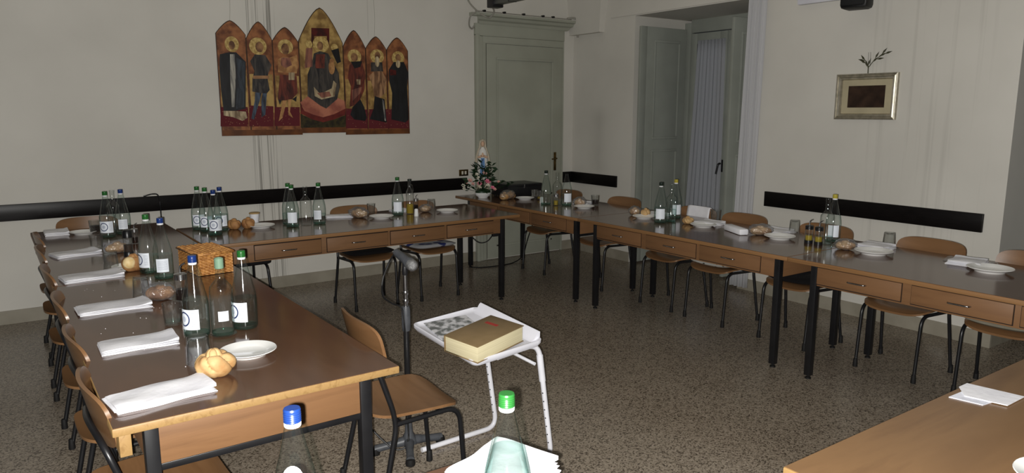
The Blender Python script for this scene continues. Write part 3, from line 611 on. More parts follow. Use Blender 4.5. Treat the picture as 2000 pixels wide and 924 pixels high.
# ================================================================ CHAIRS
def chair_protos(bx=-.262, rf=-.165):
    t = bpy.data.objects.new('chair', None); C.objects.link(t)
    r = .0105
    for s in (-1, 1):
        part('front_leg', MB().tube(fillet([(.215, .185*s, .012), (.185, .185*s, .410), (-.108, .205*s, .402)], .07, 8), r, 8), M['black'], t, 60)
    back = fillet([(rf, .225, .012), (-.105, .208, .39), (-.115, .205, .46), (bx+.007, .195, .665), (bx-.013, .0, .69), (bx+.007, -.195, .665), (-.115, -.205, .46), (-.105, -.208, .39), (rf, -.225, .012)], .07, 7)
    part('back_frame', MB().tube(back, r, 8), M['black'], t, 60)
    part('cross_tube', MB().tube([(.10, -.185, .404), (.10, .185, .404)], .008, 8), M['black'], t, 60); part('cross_tube', MB().tube([(-.08, -.19, .400), (-.08, .19, .400)], .008, 8), M['black'], t, 60)
    tip = cached('tip', lambda: MB().lathe([(.015, 0), (.015, .012), (.0125, .05), (.0108, .052)], 12).mesh('foot_tip', M['rubber'], 40))
    for x, y in ((.215, .185), (.215, -.185), (rf, .225), (rf, -.225)): link('foot_tip', tip, t, (x, y, 0))
    # moulded plywood seat
    def seat(u, v, off):
        a = (u-.5)*2; b = (v-.5)*2; e = 4.5; k = (abs(a)**e+abs(b)**e)**(1/e); m = max(abs(a), abs(b)); f = (m/k) if k > 1e-6 else 1
        x, y = a*f*.20, b*f*.20*(1+.05*a)
        z = .427+.012*(abs(y)/.2)**2-.05*max(0, (x-.12)/.08)**2*.4+.018*max(0, (-x-.10)/.1)**2
        return (x, y, z+off)
    m = MB().grid(lambda u, v: seat(u, v, 0), 16, 16); n = 17
    m.v += [seat(i/16, j/16, -.012) for j in range(17) for i in range(17)]
    m.f += [tuple(i+n*n for i in f[::-1]) for f in m.f]
    rim = [i for i in range(16)]+[16+n*j for j in range(16)]+[n*n-1-i for i in range(16)]+[n*(16-j) for j in range(16)]
    m.f += [(rim[i], rim[i-1], rim[i-1]+n*n, rim[i]+n*n) for i in range(len(rim))]
    part('seat', m, M['ply'], t, 50)
    def bk(u, v, off):
        a = (u-.5)*2; b = (v-.5)*2; e = 4; k = (abs(a)**e+abs(b)**e)**(1/e); mm = max(abs(a), abs(b)); f = (mm/k) if k > 1e-6 else 1
        y, h = a*f*.215, b*f*.09
        return (bx-.22*h+.035*(y/.215)**2-.008+off, y, .725+h)
    m = MB().grid(lambda u, v: bk(u, v, 0), 16, 10); n1, n2 = 17, 11; K = n1*n2
    m.v += [bk(i/16, j/10, .012) for j in range(11) for i in range(17)]; m.f += [tuple(i+K for i in f[::-1]) for f in m.f]
    rim = [i for i in range(16)]+[16+n1*j for j in range(10)]+[K-1-i for i in range(16)]+[n1*(10-j) for j in range(10)]
    m.f += [(rim[i], rim[i-1], rim[i-1]+K, rim[i]+K) for i in range(len(rim))]
    part('backrest', m, M['ply'], t, 50)
    return t
protos = {'lean': chair_protos(), 'steep': chair_protos(-.185, -.19)}; used = set()
def chair(label, x, y, rot, group='plywood chairs on black tubular frames', kind='lean'):
    o = copy_tree(protos[kind]) if kind in used else protos[kind]; used.add(kind)
    o.location = (x, y, 0); o.rotation_euler = (0, 0, rot); return tag(o, label, 'chair', group)
chair('plywood chair turned away from the left table, beside the microphone stand', 1.295, 2.69, -.06, kind='steep')
LC = [('nearest', .315, 2.50, .03), ('second', .315, 3.09, .03), ('third', .31, 3.73, -.03), ('fourth', .30, 4.48, .02), ('fifth', .30, 5.17, -.02), ('sixth and farthest', .31, 5.76, .02)]
for nme, x, y, r_ in LC: chair('plywood chair tucked under outer side of left table row, %s one' % nme, x+.02, y, r_, kind='steep')
chair('plywood chair at the far head of left table row, back to the rail', .50, 6.22, -PI/2)
chair('plywood chair with dark seat pad below the altarpiece print', 2.46, 5.70, -PI/2-.02)
chair('plywood chair with white and blue cushion behind the four-drawer table', 3.05, 5.70, -PI/2+.02)
chair('plywood chair half hidden by the bottles on the corner table', 4.58, 5.88, PI)
chair('plywood chair between corner bottles and window niche, behind red wine glass', 4.60, 5.06, PI+.04)
chair('plywood chair before the window niche with a white cloth over its back', 4.61, 4.19, PI-.03)
chair('plywood chair with a spotted white cushion beside the window niche', 4.60, 3.68, PI+.02)
chair('plywood chair with black cushion hidden behind the oil cruets', 4.62, 2.99, PI)
chair('plywood chair with bare seat in front of dark rail, by the tall glass', 4.62, 2.25, PI)
chair('plywood chair with beige cushion cut by the picture edge', 4.64, 1.66, PI)
def cushion(label, x, y, rot, m, z=.452, s=.19, h=.035):
    mb = MB().sphere((0, 0, h/2), (s, s, h/2*1.25), 32, 12, lambda d: 1/((abs(d.x)**4+abs(d.y)**4)**.25+1e-4)*min(1.0, math.hypot(d.x, d.y)+.0)+0.0 if math.hypot(d.x, d.y) > .35 else 1.0)
    return single('seat_cushion', mb, m, label, 'cushion', (x, y, z), rot, 'loose seat cushions', 60)
def pad(label, x, y, rot, m, z=.440, s=.205, h=.036):
    def fn(off):
        def g(u, v):
            a = (u-.5)*2; b = (v-.5)*2; e = 5; k = (abs(a)**e+abs(b)**e)**(1/e); mm = max(abs(a), abs(b)); f = (mm/k) if k > 1e-6 else 1
            ed = max(0, 1-mm**6); return (a*f*s, b*f*s, h*.5+off*h*.5*ed**.5+.012*(b*f)**2)
        return g
    mb = MB().grid(fn(1), 16, 16).grid(fn(-1), 16, 16)
    return single('seat_cushion', mb, m, label, 'cushion', (x, y, z), rot, 'loose seat cushions', 60)
M['pad_black'] = mat('black_cushion', srgb(24, 22, 24), rough=.8)
pad('black seat cushion on the chair below the altarpiece print', 2.46, 5.70, 0, M['pad_black'], h=.04)
pad('white seat cushion with blue flowers under the four-drawer table', 3.05, 5.69, .05, spots('blue_flower_cloth', srgb(196, 198, 202), srgb(40, 52, 120), 9, .3))
pad('white seat cushion with dark spots on a chair beside the window niche', 4.60, 3.68, 0, spots('spotted_cloth', srgb(200, 198, 190), srgb(54, 48, 42), 24, .22))
pad('black seat cushion on the chair behind the oil cruets', 4.61, 2.99, .06, M['pad_black'], h=.035, s=.195)
pad('beige seat cushion on the chair cut by the picture edge', 4.60, 1.66, 0, mat('beige_cushion', srgb(150, 144, 128), srgb(138, 132, 116), 20, rough=.85), s=.2)
st = thing('stool', 'low black padded stool under the left end of four-drawer table', 'stool', (1.50, 5.95, 0), .1)
part('seat_pad', MB().box(-.18, .18, -.18, .18, .42, .47, .022), M['pad_black'], st, 50)
for sx in (-1, 1): part('leg_frame', MB().tube(fillet([(sx*.17, -.19, .006), (sx*.15, -.15, .415), (sx*.15, .15, .415), (sx*.17, .19, .006)], .06), .0105, 8), M['black'], st, 60)
def drape():
    def fn(u, v):
        s = (v-.5)*.34; y = (u-.5)*.24
        if s < -.01: return (-.006-.22*(.80+s-.725)+.006, y, .818+s)
        if s > .01: return (-.034-.2*(-s)*-.25, y, .818-s)
        return (-.02, y, .8225)
    m = MB()
    pts = [(.012, .70), (.006, .745), (-.002, .79), (-.008, .812), (-.018, .820), (-.03, .812), (-.036, .79), (-.034, .76), (-.03, .70)]
    return MB().grid(lambda u, v: (pts[min(8, int(v*8+.5))][0]-.262+.03*((u-.5)*1.1)**2, (u-.5)*.25, pts[min(8, int(v*8+.5))][1]), 10, 8)
dc = solid(single('draped_cloth', drape(), M['paper'], 'white cloth draped over the chair back before the window niche', 'cloth', (4.61, 4.19, 0), PI-.03, smooth=60), .003)

# ================================================================ TABLEWARE
def facing(x, y): return math.atan2(-y, -x)
WB = [(.0, .006), (.034, .004), (.045, .002), (.0485, .008), (.049, .02), (.049, .118), (.0475, .140), (.043, .163), (.0365, .192), (.028, .228), (.0205, .260), (.0155, .284), (.0140, .296)]
CB = [(.0, .012), (.032, .004), (.040, .002), (.0430, .008), (.0430, .175), (.0410, .190), (.030, .205), (.020, .216), (.0155, .226), (.0145, .285), (.0165, .287), (.0165, .300), (.0130, .300)]
def inner(prof, level, d=.0022):
    out = []; 
    for i, (r, z) in enumerate(prof):
        if z+.004 <= level: out.append((max(0, r-d), max(z, .003)+.003))
        else:
            r0, z0 = prof[i-1]; t = (level-z0)/(z-z0) if z > z0 else 0; out.append((max(0, r0+(r-r0)*max(0, t)-d), level)); break
    out.append((0, level)); return out
def label_patch(key, r, z0, z1, half, m):
    def mk():
        n = 10; mb = MB()
        for j in range(2):
            for i in range(n+1):
                a = -half+2*half*i/n; mb.v.append(((r)*math.cos(a), (r)*math.sin(a), z0 if j == 0 else z1))
        mb.f = [(i, i+1, n+2+i, n+1+i) for i in range(n)]
        me = bpy.data.meshes.new('label'); me.from_pydata(mb.v, [], mb.f); me.materials.append(m)
        uv = me.uv_layers.new(name='UVMap')
        for lp in me.loops:
            vi = lp.vertex_index; uv.data[lp.index].uv = ((vi % (n+1))/n, float(vi//(n+1)))
        me.polygons.foreach_set('use_smooth', [True]*len(me.polygons)); me.update(); return me
    return cached(key, mk)
def cap_mesh(col):
    def mk():
        mb = MB(); pr = [(.0158, .0)]
        for k in range(5): pr += [(.0168, .002+.004*k), (.0160, .0045+.004*k)]
        return mb.lathe(pr+[(.0165, .0235), (.0150, .027), (0, .0275)], 20).mesh('cap', M[col], 30)
    return cached('cap'+col, mk)
def bottle(label, x, y, cap='cap_green', style='ring', fill=.10, kind='water', glass='glass_green', lab_rot=0.0, s=1.0, z=ZT, name='water_bottle'):
    t = thing(name, label, 'bottle', (x, y, z+.0004), facing(x, y)+lab_rot, 'glass bottles on the tables'); t.scale = (s, s, s)
    prof = WB if kind == 'water' else CB
    link('glass_body', cached('body'+kind+glass, lambda: MB().lathe(prof, 28, cap=False).mesh('glass_body', M[glass], 50)), t)
    if glass == 'glass_green': link('thick_base', cached('tb'+kind, lambda: MB().lathe([(0, .004), (prof[3][0]-.004, .004), (prof[3][0]-.0025, .014), (0, .010)], 24).mesh('thick_base', M['thick_glass'], 40)), t)
    if fill: link('water', cached('w%s%.3f' % (kind, fill), lambda: MB().lathe(inner(prof, fill), 24).mesh('water', M['water'], 50)), t)
    if cap:
        link('cap', cap_mesh(cap), t, (0, 0, .293 if kind == 'water' else .298))
        if kind == 'water': link('neck_ring', cached('neck', lambda: MB().lathe([(.0150, .284), (.0162, .286), (.0162, .292), (.0150, .294)], 18, cap=False).mesh('neck_ring', M['cap_white'], 40)), t)
    R = (.0497 if kind == 'water' else .0437)
    if style == 'ring':
        link('label', label_patch('lr', R, .035, .115, .95, M['label_ring']), t)
        link('neck_emblem', label_patch('nl', .0345, .188, .205, .35, M['label_white']), t) if False else None
    elif style == 'text': link('label', label_patch('lt', R, .04, .11, .62, M['label_text']), t)
    elif style == 'white': link('label', label_patch('lw', R, .035, .115, .75, M['label_white']), t)
    elif style == 'oval': link('label', label_patch('lo%s' % kind, R, .06, .10, .45, M['label_white']), t)
    return t
# left row
bottle('blue-capped water bottle nearest on left table, beside the bread roll', .566, 2.975, 'cap_blue', 'ring', .150, lab_rot=-.75)
bottle('clear green-topped carafe bottle standing on a glass saucer', .652, 2.925, None, 'oval', 0, 'carafe', lab_rot=.1, s=1.0, name='carafe_bottle')
bottle('green-capped water bottle, front one with label, near the wicker basket', .75, 2.975, 'cap_green', 'ring', .128, lab_rot=-.75)
bottle('blue-capped half-full bottle in the middle of left table row', .645, 4.138, 'cap_blue', 'text', .13, lab_rot=-.1)
bottle('green-capped slim bottle touching the half-full blue-capped one', .605, 4.33, 'cap_green', 'ring', .10, lab_rot=-.9)
bottle('green-capped bottle at the far end of left table', .561, 5.743, 'cap_green', 'ring', .06, lab_rot=-.2)
bottle('clear capless bottle between the two far-end left bottles', .632, 6.0, None, None, 0, 'carafe', 'glass', name='carafe_bottle')
bottle('dark-blue-capped bottle at the far end of left table', .668, 5.832, 'cap_blue', 'text', .07)
# below the altarpiece
bottle('green-capped bottle, leftmost of four clustered beside the bread', 1.158, 5.737, 'cap_green', 'ring', .10, lab_rot=.05)
bottle('green-capped bottle, second of four clustered beside the bread', 1.186, 5.615, 'cap_green', 'ring', .08)
bottle('blue-capped bottle at the back of the cluster of four', 1.285, 5.60, 'cap_blue', 'ring', .12)
bottle('blue-capped bottle at the front of the cluster of four', 1.199, 5.415, 'cap_blue', 'ring', .13, lab_rot=.12)
bottle('green-capped bottle at the back of pair beside empty carafe', 1.790, 5.605, 'cap_green', None, .09)
bottle('green-capped bottle at the front of pair beside empty carafe', 1.772, 5.466, 'cap_green', 'white', .10)
bottle('empty clear bottle without cap below the altarpiece', 1.885, 5.485, None, None, 0, 'carafe', 'glass', name='carafe_bottle')
bottle('single green-capped bottle between empty carafe and napkin', 1.995, 5.50, 'cap_green', 'text', .08, lab_rot=-.3)
bottle('green-capped bottle with pale label beside the oil bottle', 2.718, 5.596, 'cap_green', 'white', .11)
# corner table and window row
bottle('dark-capped bottle of the three on the corner table', 4.185, 5.445, 'cap_dark', None, .0)
bottle('dark slim clear bottle, middle of three on the corner table', 4.268, 5.38, None, None, .03, 'carafe', 'glass', name='carafe_bottle')
bottle('open bottle with blue-white label on the corner table', 4.305, 5.283, None, 'white', .11, lab_rot=.3)
bottle('black-capped bottle with white body label before the shutter', 4.233, 4.022, 'cap_dark', 'white', .12)
bottle('open clear bottle beside the black-capped one before the window', 4.335, 4.005, None, None, .10, 'carafe')
bottle('yellow-capped bottle behind two others before the window', 4.520, 4.13, 'cap_yellow', 'white', .09, lab_rot=.3)
bottle('open clear square-shouldered bottle beside the oil cruets', 4.458, 2.737, None, None, .05, 'carafe', 'glass', name='carafe_bottle')
bottle('white-labelled bottle with dull yellow top against the dark rail', 4.58, 2.765, 'cap_yellow', 'white', .03, lab_rot=.1)
# closest to the camera
bottle('bright green-capped bottle cut by the bottom edge', .775, 1.13, 'cap_green', 'white', .205, lab_rot=PI)
bottle('blue-capped bottle with round neck label cut by the bottom edge', .402, 1.30, 'cap_blue', 'ring', .0)
ob = [o for o in C.objects if o.get('label') == 'blue-capped bottle with round neck label cut by the bottom edge'][0]
def neck_sticker():
    v = [(0, 0, 0)]; n = 18
    pts = []
    for k in range(n):
        a = 2*PI*k/n; ang = .55*math.cos(a)-.15; z = .195+.024*math.sin(a)
        r = .0343+(.205-z)*.21+.0007; pts.append((r*math.cos(ang), r*math.sin(ang), z))
    c = (.0355*math.cos(-.15)+.0015, .0355*math.sin(-.15), .195)
    me = bpy.data.meshes.new('neck_label'); me.from_pydata([c]+pts, [], [(0, 1+i, 1+(i+1) % n) for i in range(n)]); me.materials.append(M['label_white']); return me
link('neck_label', neck_sticker(), ob)

TP = [(.0, .006), (.028, .004), (.031, 0), (.033, .004), (.039, .092), (.0398, .093), (.0376, .092), (.0312, .012), (0, .010)]
def tumbler(label, x, y, inv=False, fill=None, level=.03, s=1.0):
    t = thing('drinking_glass', label, 'glass', (x, y, ZT+.0004), 0, 'drinking glasses'); t.scale = (s, s, s)
    if inv: link('glass_body', cached('tumi', lambda: MB().lathe([(r, .0935-z) for r, z in TP], 24, cap=False).mesh('glass_body', M['tumbler'], 50)), t)
    else: link('glass_body', cached('tum', lambda: MB().lathe(TP, 24, cap=False).mesh('glass_body', M['tumbler'], 50)), t)
    if fill: link('drink', cached('dr'+fill+str(level), lambda: MB().lathe([(0, .0125), (.0308, .0125), (.0308+(level-.0125)*.079, level), (0, level)], 20).mesh('drink', M[fill], 40)), t)
    return t
tumbler('upturned glass behind the near bread roll on left table', .499, 2.635, True, s=1.05)
tumbler('upright glass with a little water beside the near blue-capped bottle', .516, 3.185, False, 'water', .02)
tumbler('upturned glass beside third napkin of left table', .486, 3.79, True)
tumbler('upturned glass beside the cut bread on left table', .445, 4.56, True)
tumbler('upright glass left of the bagged bread at far left', .443, 5.25, False, s=1.02)
tumbler('glass of dark red wine at the far end of left table', .504, 5.98, False, 'wine', .055)
tumbler('small glass behind bagged bread below the altarpiece', 2.573, 5.82, s=.9)
tumbler('upturned glass beside the bagged bread near oil bottle', 3.115, 5.735, True)
tumbler('clear glass beside the black case on the corner table', 4.375, 5.88, s=.95)
tumbler('glass with pale drink beside salt shaker on corner table', 4.37, 5.779, False, 'oil', .03, s=.95)
tumbler('glass of dark red wine on the corner table', 4.533, 5.14, False, 'wine', .052)
tumbler('empty glass in front of chair beside the spotted cushion', 4.64, 3.81)
tumbler('upturned glass beside plate near the oil cruets', 4.675, 3.12, True)
tumbler('upturned glass beside the large plate under the dark rail', 4.70, 2.44, True)

PL = [(0, .004), (.055, .004), (.058, 0), (.064, .0), (.067, .006), (.096, .018), (.1, .0205), (.0985, .0225), (.066, .012), (.06, .009), (0, .0085)]
def plate(label, x, y, s=1.0, z=ZT):
    t = single('dinner_plate', cached('plate', lambda: MB().lathe(PL, 40, cap=False).mesh('dinner_plate', M['porcelain'], 50)), None, label, 'plate', (x, y, z+.0004), 0, 'white china plates')
    t.scale = (s, s, s); return t
plate('white plate right of the near bread roll', .665, 2.625, 1.0)
plate('white plate under the cut bread on left table', .528, 4.50, .9)
plate('white plate beside the red wine glass at far left', .43, 5.99, .9)
plate('white plate beside the paper cup below the altarpiece', 1.565, 5.57)
plate('white plate between bagged bread and green bottle below the altarpiece', 2.522, 5.50)
plate('white plate at the end of four-drawer table nearest the corner', 3.151, 5.51, .95)
plate('white plate between bagged bread and glasses on the corner table', 4.255, 5.88, .95)
plate('white plate in front of red wine glass on corner table', 4.314, 5.04, .95)
plate('white plate left of the black-capped bottle before the window', 4.304, 4.27, .95)
plate('white plate before the chair with the spotted cushion', 4.355, 3.69, .98)
plate('white plate left of the oil cruets', 4.375, 3.03, 1.05)
plate('white plate on clear wrap right of labelled bottle', 4.375, 2.36, 1.12)
plate('white plate nearest the picture edge on the window row', 4.41, 1.72, 1.15)
plate('white plate rim cut off in the bottom right corner', 1.985, .570, 1.0)

NAPV = random.Random(3)
def napkin(label, cx, cy, ln, wd, ang, h=.014, layers=3, z=ZT, name='paper_napkin', curl=.004, grp='folded white napkins'):
    mb = MB(); ph = NAPV.uniform(0, 6)
    for k in range(layers):
        th = h/layers; z0 = th*k; ox = .004*math.sin(3*k+ph)
        def fn(top):
            def g(u, v):
                a = (u-.5)*ln; b = (v-.5)*wd*(1-.04*k)+.004*math.sin(u*9+ph+k)*(1 if v in (0, 1) else 0); e = min(u, 1-u, .06)/.06
                w_ = curl*(k+1)/layers*(math.sin(u*5+ph)*math.sin(v*4+ph)+.7)*min(1, 4*min(v, 1-v)+.2)
                up = curl*2.5*max(0, (u-.8)/.2)**2 if k == layers-1 else 0
                return (a+ox, b, z0+.0003+(w_+up+th*(.35+.65*e**.5) if top else (curl*.6 if k else 0)))
            return g
        n0 = len(mb.v); mb.grid(fn(True), 20, 8); nn = 21*9; mb.grid(fn(False), 20, 8)
        rim = [i for i in range(20)]+[20+21*j for j in range(8)]+[nn-1-i for i in range(20)]+[21*(8-j) for j in range(8)]
        mb.f += [(n0+rim[i], n0+rim[i-1], n0+rim[i-1]+nn, n0+rim[i]+nn) for i in range(len(rim))]
    return single(name, mb, M['paper'], label, 'napkin', (cx, cy, z+.0003), ang, grp, 40)
napkin('folded white napkin nearest the front corner of left table', .333, 2.378, .285, .148, .13, .018)
napkin('folded white napkin second from the front on left table', .357, 2.978, .26, .155, .0, .016)
napkin('folded white napkin third from the front on left table', .347, 3.62, .285, .17, .03)
napkin('folded white napkin fourth from the front on left table', .332, 4.375, .28, .18, .12)
napkin('folded white napkin fifth from the front on left table', .317, 5.15, .25, .17, .25)
napkin('square white napkin lying at the far corner of left table', .27, 6.11, .15, .22, 0, .02)
napkin('folded white napkin left of bagged bread below the altarpiece', 2.265, 5.77, .22, .14, -.35)
napkin('white napkin behind the green bottle near oil bottle', 2.83, 5.80, .14, .12, 0)
napkin('white napkin left of the red wine glass on corner table', 4.50, 5.27, .13, .15, .3)
napkin('white napkin behind bread left of black-capped bottle', 4.50, 4.33, .14, .2, .2)
napkin('folded white napkin beside plate and empty glass before the window', 4.50, 3.75, .15, .2, .1, .02)
napkin('white napkin lying behind the plate left of the cruets', 4.60, 3.23, .2, .22, .1)
napkin('white napkin behind the large plate under the dark rail', 4.60, 2.47, .15, .2, .0, .02)
napkin('folded white napkin nearest the plate at the picture edge', 4.53, 1.885, .17, .19, .15, .024, 4)
napkin('white napkin pile under the green-capped bottle at bottom edge', .92, 1.36, .21, .21, .35, .03, 4)
M['wrap'] = M['bag']
solid(single('plastic_sheet', MB().grid(lambda u, v: (4.50+.2*u, 1.75+.26*v+.05*u, ZT+.0015+.008*math.sin(u*3)*v), 8, 8), M['wrap'], 'sheet of clear plastic wrap beside the napkin at picture edge', 'plastic sheet', smooth=60), .0006)
nr = single('napkin_packet', MB().box(-.035, .035, -.13, .13, 0, .045, .012), M['paper'], 'white rolled napkin packet left of the long bagged bread', 'packet', (4.335, 3.37, ZT+.0005), -.45)

# bread
def roll_fn(seed, lobes=5, amp=.16):
    rn = random.Random(seed); ph = rn.uniform(0, 6); am = [rn.uniform(.85, 1.12) for _ in range(lobes)]
    def g(d):
        a = math.atan2(d.y, d.x)+ph+.5*d.z; t = (a*lobes/(2*PI)) % 1.0; k = int((a*lobes/(2*PI)) % lobes)
        crease = math.exp(-(min(t, 1-t)/.10)**2); side = math.sqrt(max(0, 1-d.z*d.z))
        wgt = math.sin(PI*t)**2; q = 1+(am[k]-1)*wgt*side-amp*1.5*crease*min(1, side*1.6)*(1 if d.z > -.3 else .3)
        q += .16*math.exp(-((1-d.z)/.05)**2)-.20*math.exp(-((d.z-.86)/.06)**2)
        return q+.03*math.sin(4*d.x+seed)+.03*math.sin(5*d.y+2*seed)
    return g
def bread_mesh(seed, rx, ry, rz, lobes=5, amp=.16, m='crust'):
    mb = MB().sphere((0, 0, rz*.86), (rx, ry, rz), 48, 28, roll_fn(seed, lobes, amp)); mb.v = [(x, y, max(z, .0)) for x, y, z in mb.v]
    return mb
def bread(label, x, y, rx, ry, rz, seed, lobes=5, m='crust', rot=0, z=ZT, amp=.16):
    return single('bread_roll', bread_mesh(seed, rx, ry, rz, lobes, amp), M[m], label, 'bread', (x, y, z+.0005), rot, 'bread rolls', 60)
bread('golden knotted bread roll at the front of left table', .515, 2.475, .068, .058, .046, 2, 5)
cbk = thing('cut_bread', 'cut-open bread piece lying on its plate, left table', 'bread', (.54, 4.43, ZT+.001), .3, 'bread rolls')
part('crust', bread_mesh(5, .06, .05, .048, 4), M['crust_dark'], cbk, 60)
part('crumb', MB().sphere((-.03, -.022, .05), (.034, .03, .034), 20, 12), M['crumb'], cbk, 60, 'pale torn crumb')
def bagged(label, x, y, rx, ry, rz, seed, rot=0, m='crust', n=1):
    t = thing('bagged_bread', label, 'bread', (x, y, ZT+.001), rot, 'bread in clear bags')
    for k in range(n):
        dx = (k-(n-1)/2)*rx*1.05
        part('bread_roll', bread_mesh(seed+k, rx*(.86 if n == 1 else .56), ry*.8, rz*.82, 4), M[m], t, 60, loc=(dx, 0, .002))
    rn = random.Random(seed); p1, p2 = rn.uniform(0, 6), rn.uniform(0, 6)
    bag = MB().sphere((0, 0, rz*.95), (rx, ry, rz), 32, 18, lambda d: 1.03+.07*math.sin(7*d.x+p1)*math.sin(6*d.y+p2)+.05*math.sin(13*d.z+5*d.x)+.45*max(0, d.x-.75))
    bag.v = [(a, b, max(c, -.0004)) for a, b, c in bag.v]
    part('clear_bag', bag, M['bag'], t, 60); return t
bagged('dark bread in a clear bag beside oil cruet, left table', .548, 3.655, .07, .055, .042, 11, 2.8, 'crust_dark')
bagged('bread in a clear bag left of the pepper mill, far left', .535, 5.06, .075, .05, .04, 13, .2)
bread('brown bread piece right of four clustered bottles', 1.375, 5.60, .045, .055, .04, 21, 3, 'crust_dark', .4)
bread('brown bread piece left of paper cup, touching its twin', 1.475, 5.58, .05, .045, .042, 25, 3, 'crust_dark', 1.9)
bagged('bread in a clear bag with open end below the altarpiece', 2.38, 5.63, .09, .055, .045, 31, 2.1)
bagged('small bread in a clear bag before the upturned glass', 2.995, 5.62, .06, .05, .035, 37, .3)
bagged('pale bread rolls in a clear bag before the black case', 4.115, 5.985, .11, .06, .048, 41, -2.7, 'crust', 2)
bagged('round bread in a clear bag beside three corner bottles', 4.365, 5.165, .06, .055, .044, 47, -1.2)
bagged('round bread in a clear bag left of black-capped bottle', 4.365, 4.44, .05, .048, .04, 53, 2.0)
bread('pale bread roll touching the bagged one before shutter', 4.39, 4.34, .042, .04, .036, 55, 4, 'crust', .4)
bread('small pale bread piece between clear bottle and plate', 4.365, 3.855, .055, .045, .03, 57, 4, 'crust', .8)
bagged('long bread in a clear bag beside napkin packet', 4.395, 3.205, .085, .055, .04, 61, -.6)
bagged('pale bread in a clear bag right of the white-labelled bottle', 4.36, 2.54, .065, .055, .036, 67, -1.0)

# cruets, shakers, small things
def cruet(label, x, y, fill, s=1.0, spout=True, holder=False, col='steel'):
    t = thing('oil_cruet', label, 'cruet', (x, y, ZT+.0005), facing(x, y)+1.3, 'oil and vinegar cruets'); t.scale = (s, s, s)
    link('glass_body', cached('cru', lambda: MB().lathe([(0, .004), (.022, .003), (.0255, 0), (.027, .004), (.027, .095), (.0255, .104), (.018, .11), (.0175, .118)], 20, cap=False).mesh('glass_body', M['tumbler'], 50)), t)
    link('liquid', cached('cl'+fill, lambda: MB().lathe([(0, .007), (.0235, .007), (.0235, .055), (0, .055)], 18).mesh('liquid', M[fill], 40)), t)
    link('collar', cached('cc'+col, lambda: MB().lathe([(.0275, .098), (.0275, .122), (.022, .126), (.0, .127)], 20).mesh('collar', M[col], 40)), t)
    link('spout', cached('cs', lambda: MB().tube(bez([(0, 0, .125), (0, 0, .145), (.006, 0, .160), (.02, 0, .168)], 5), .004, 8, rs=None).mesh('spout', M['steel'], 60)), t)
    if holder: link('base_ring', cached('cb', lambda: MB().lathe([(.0285, .0), (.0285, .022), (.0275, .022)], 20).mesh('base_ring', M['black'], 40)), t)
    return t
cruet('glass cruet with steel collar behind near blue-capped bottle', .625, 3.575, 'vinegar', 1.05)
cruet('yellow oil cruet with spout, left one of the cruet pair', 4.385, 2.815, 'oil', .95, holder=True, col='black')
cruet('oil cruet with black collar, right one of the cruet pair', 4.384, 2.742, 'oil', .95, holder=True, col='black')
cruet('small spouted cruet behind the salt shaker below the altarpiece', 2.995, 5.80, 'vinegar', .8)
cruet('small cruet with angled spout at far left, before dark-blue-capped bottle', .675, 5.35, 'vinegar', .8)
cruet('oil cruet in front of the three bottles on corner table', 4.215, 5.33, 'oil', .85)
pm = thing('pepper_mill', 'black and clear pepper mill on the left table, behind cut bread', 'mill', (.575, 4.875, ZT+.0005))
part('glass_body', MB().lathe([(.026, .03), (.0255, .12)], 20), M['tumbler'], pm); part('base', MB().lathe([(0, 0), (.028, 0), (.028, .03), (.026, .033), (0, .033)], 20), M['black'], pm)
part('top', MB().lathe([(0, .118), (.0275, .118), (.0275, .155), (.02, .165), (0, .167)], 20), M['black'], pm); part('peppercorns', MB().lathe([(0, .034), (.023, .034), (.023, .075), (0, .075)], 16), mat('peppercorns', srgb(60, 40, 26), srgb(24, 18, 14), 300, rough=.7), pm)
def shaker(label, x, y):
    t = thing('salt_shaker', label, 'shaker', (x, y, ZT+.0005), 0, 'salt shakers')
    part('body', MB().lathe([(0, 0), (.018, 0), (.019, .004), (.016, .045), (0, .046)], 16), M['porcelain'], t); part('lid', MB().lathe([(.016, .045), (.016, .056), (.011, .063), (0, .065)], 16), M['cap_white'], t)
shaker('small white salt shaker before the oil bottle', 2.81, 5.435); shaker('small white salt shaker on the corner table', 4.199, 5.53)
ob = thing('oil_bottle', 'tall clear bottle half full of yellow olive oil', 'bottle', (2.835, 5.60, ZT+.0005), .5)
part('glass_body', MB().lathe([(0, .004), (.03, .002), (.033, .006), (.033, .17), (.03, .19), (.016, .22), (.013, .235), (.013, .275), (.016, .277), (.016, .29)], 24, cap=False), M['tumbler'], ob, 50)
part('oil', MB().lathe([(0, .006), (.030, .006), (.030, .085), (0, .085)], 20), M['oil'], ob); part('cap', MB().lathe([(.0165, .283), (.0165, .298), (0, .299)], 16), M['cap_dark'], ob)
part('handle', MB().tube(bez([(.014, 0, .25), (.04, 0, .24), (.052, 0, .2), (.034, 0, .165)], 5), .004, 8), M['tumbler'], ob, 60)
pc = thing('paper_cup', 'white paper cup with brown rim below the altarpiece', 'cup', (1.60, 5.865, ZT+.0005))
part('cup', MB().lathe([(0, .004), (.030, 0), (.038, .07), (.036, .07), (.028, .006)], 24), M['paper'], pc); part('lid', MB().lathe([(.0405, .068), (.0415, .074), (.038, .078), (0, .079)], 24), mat('tan_lid', srgb(170, 140, 92), rough=.6), pc)
sl = single('glass_saucer', MB().lathe([(0, .002), (.04, 0), (.050, .004), (.0505, .006), (.04, .0035), (0, .004)], 32, cap=False), M['tumbler'], 'flat clear glass saucer under the green-topped carafe', 'saucer', (.652, 2.925, ZT+.0002))
[o for o in C.objects if o.get('label', '').startswith('clear green-topped')][0].location.z = ZT+.005
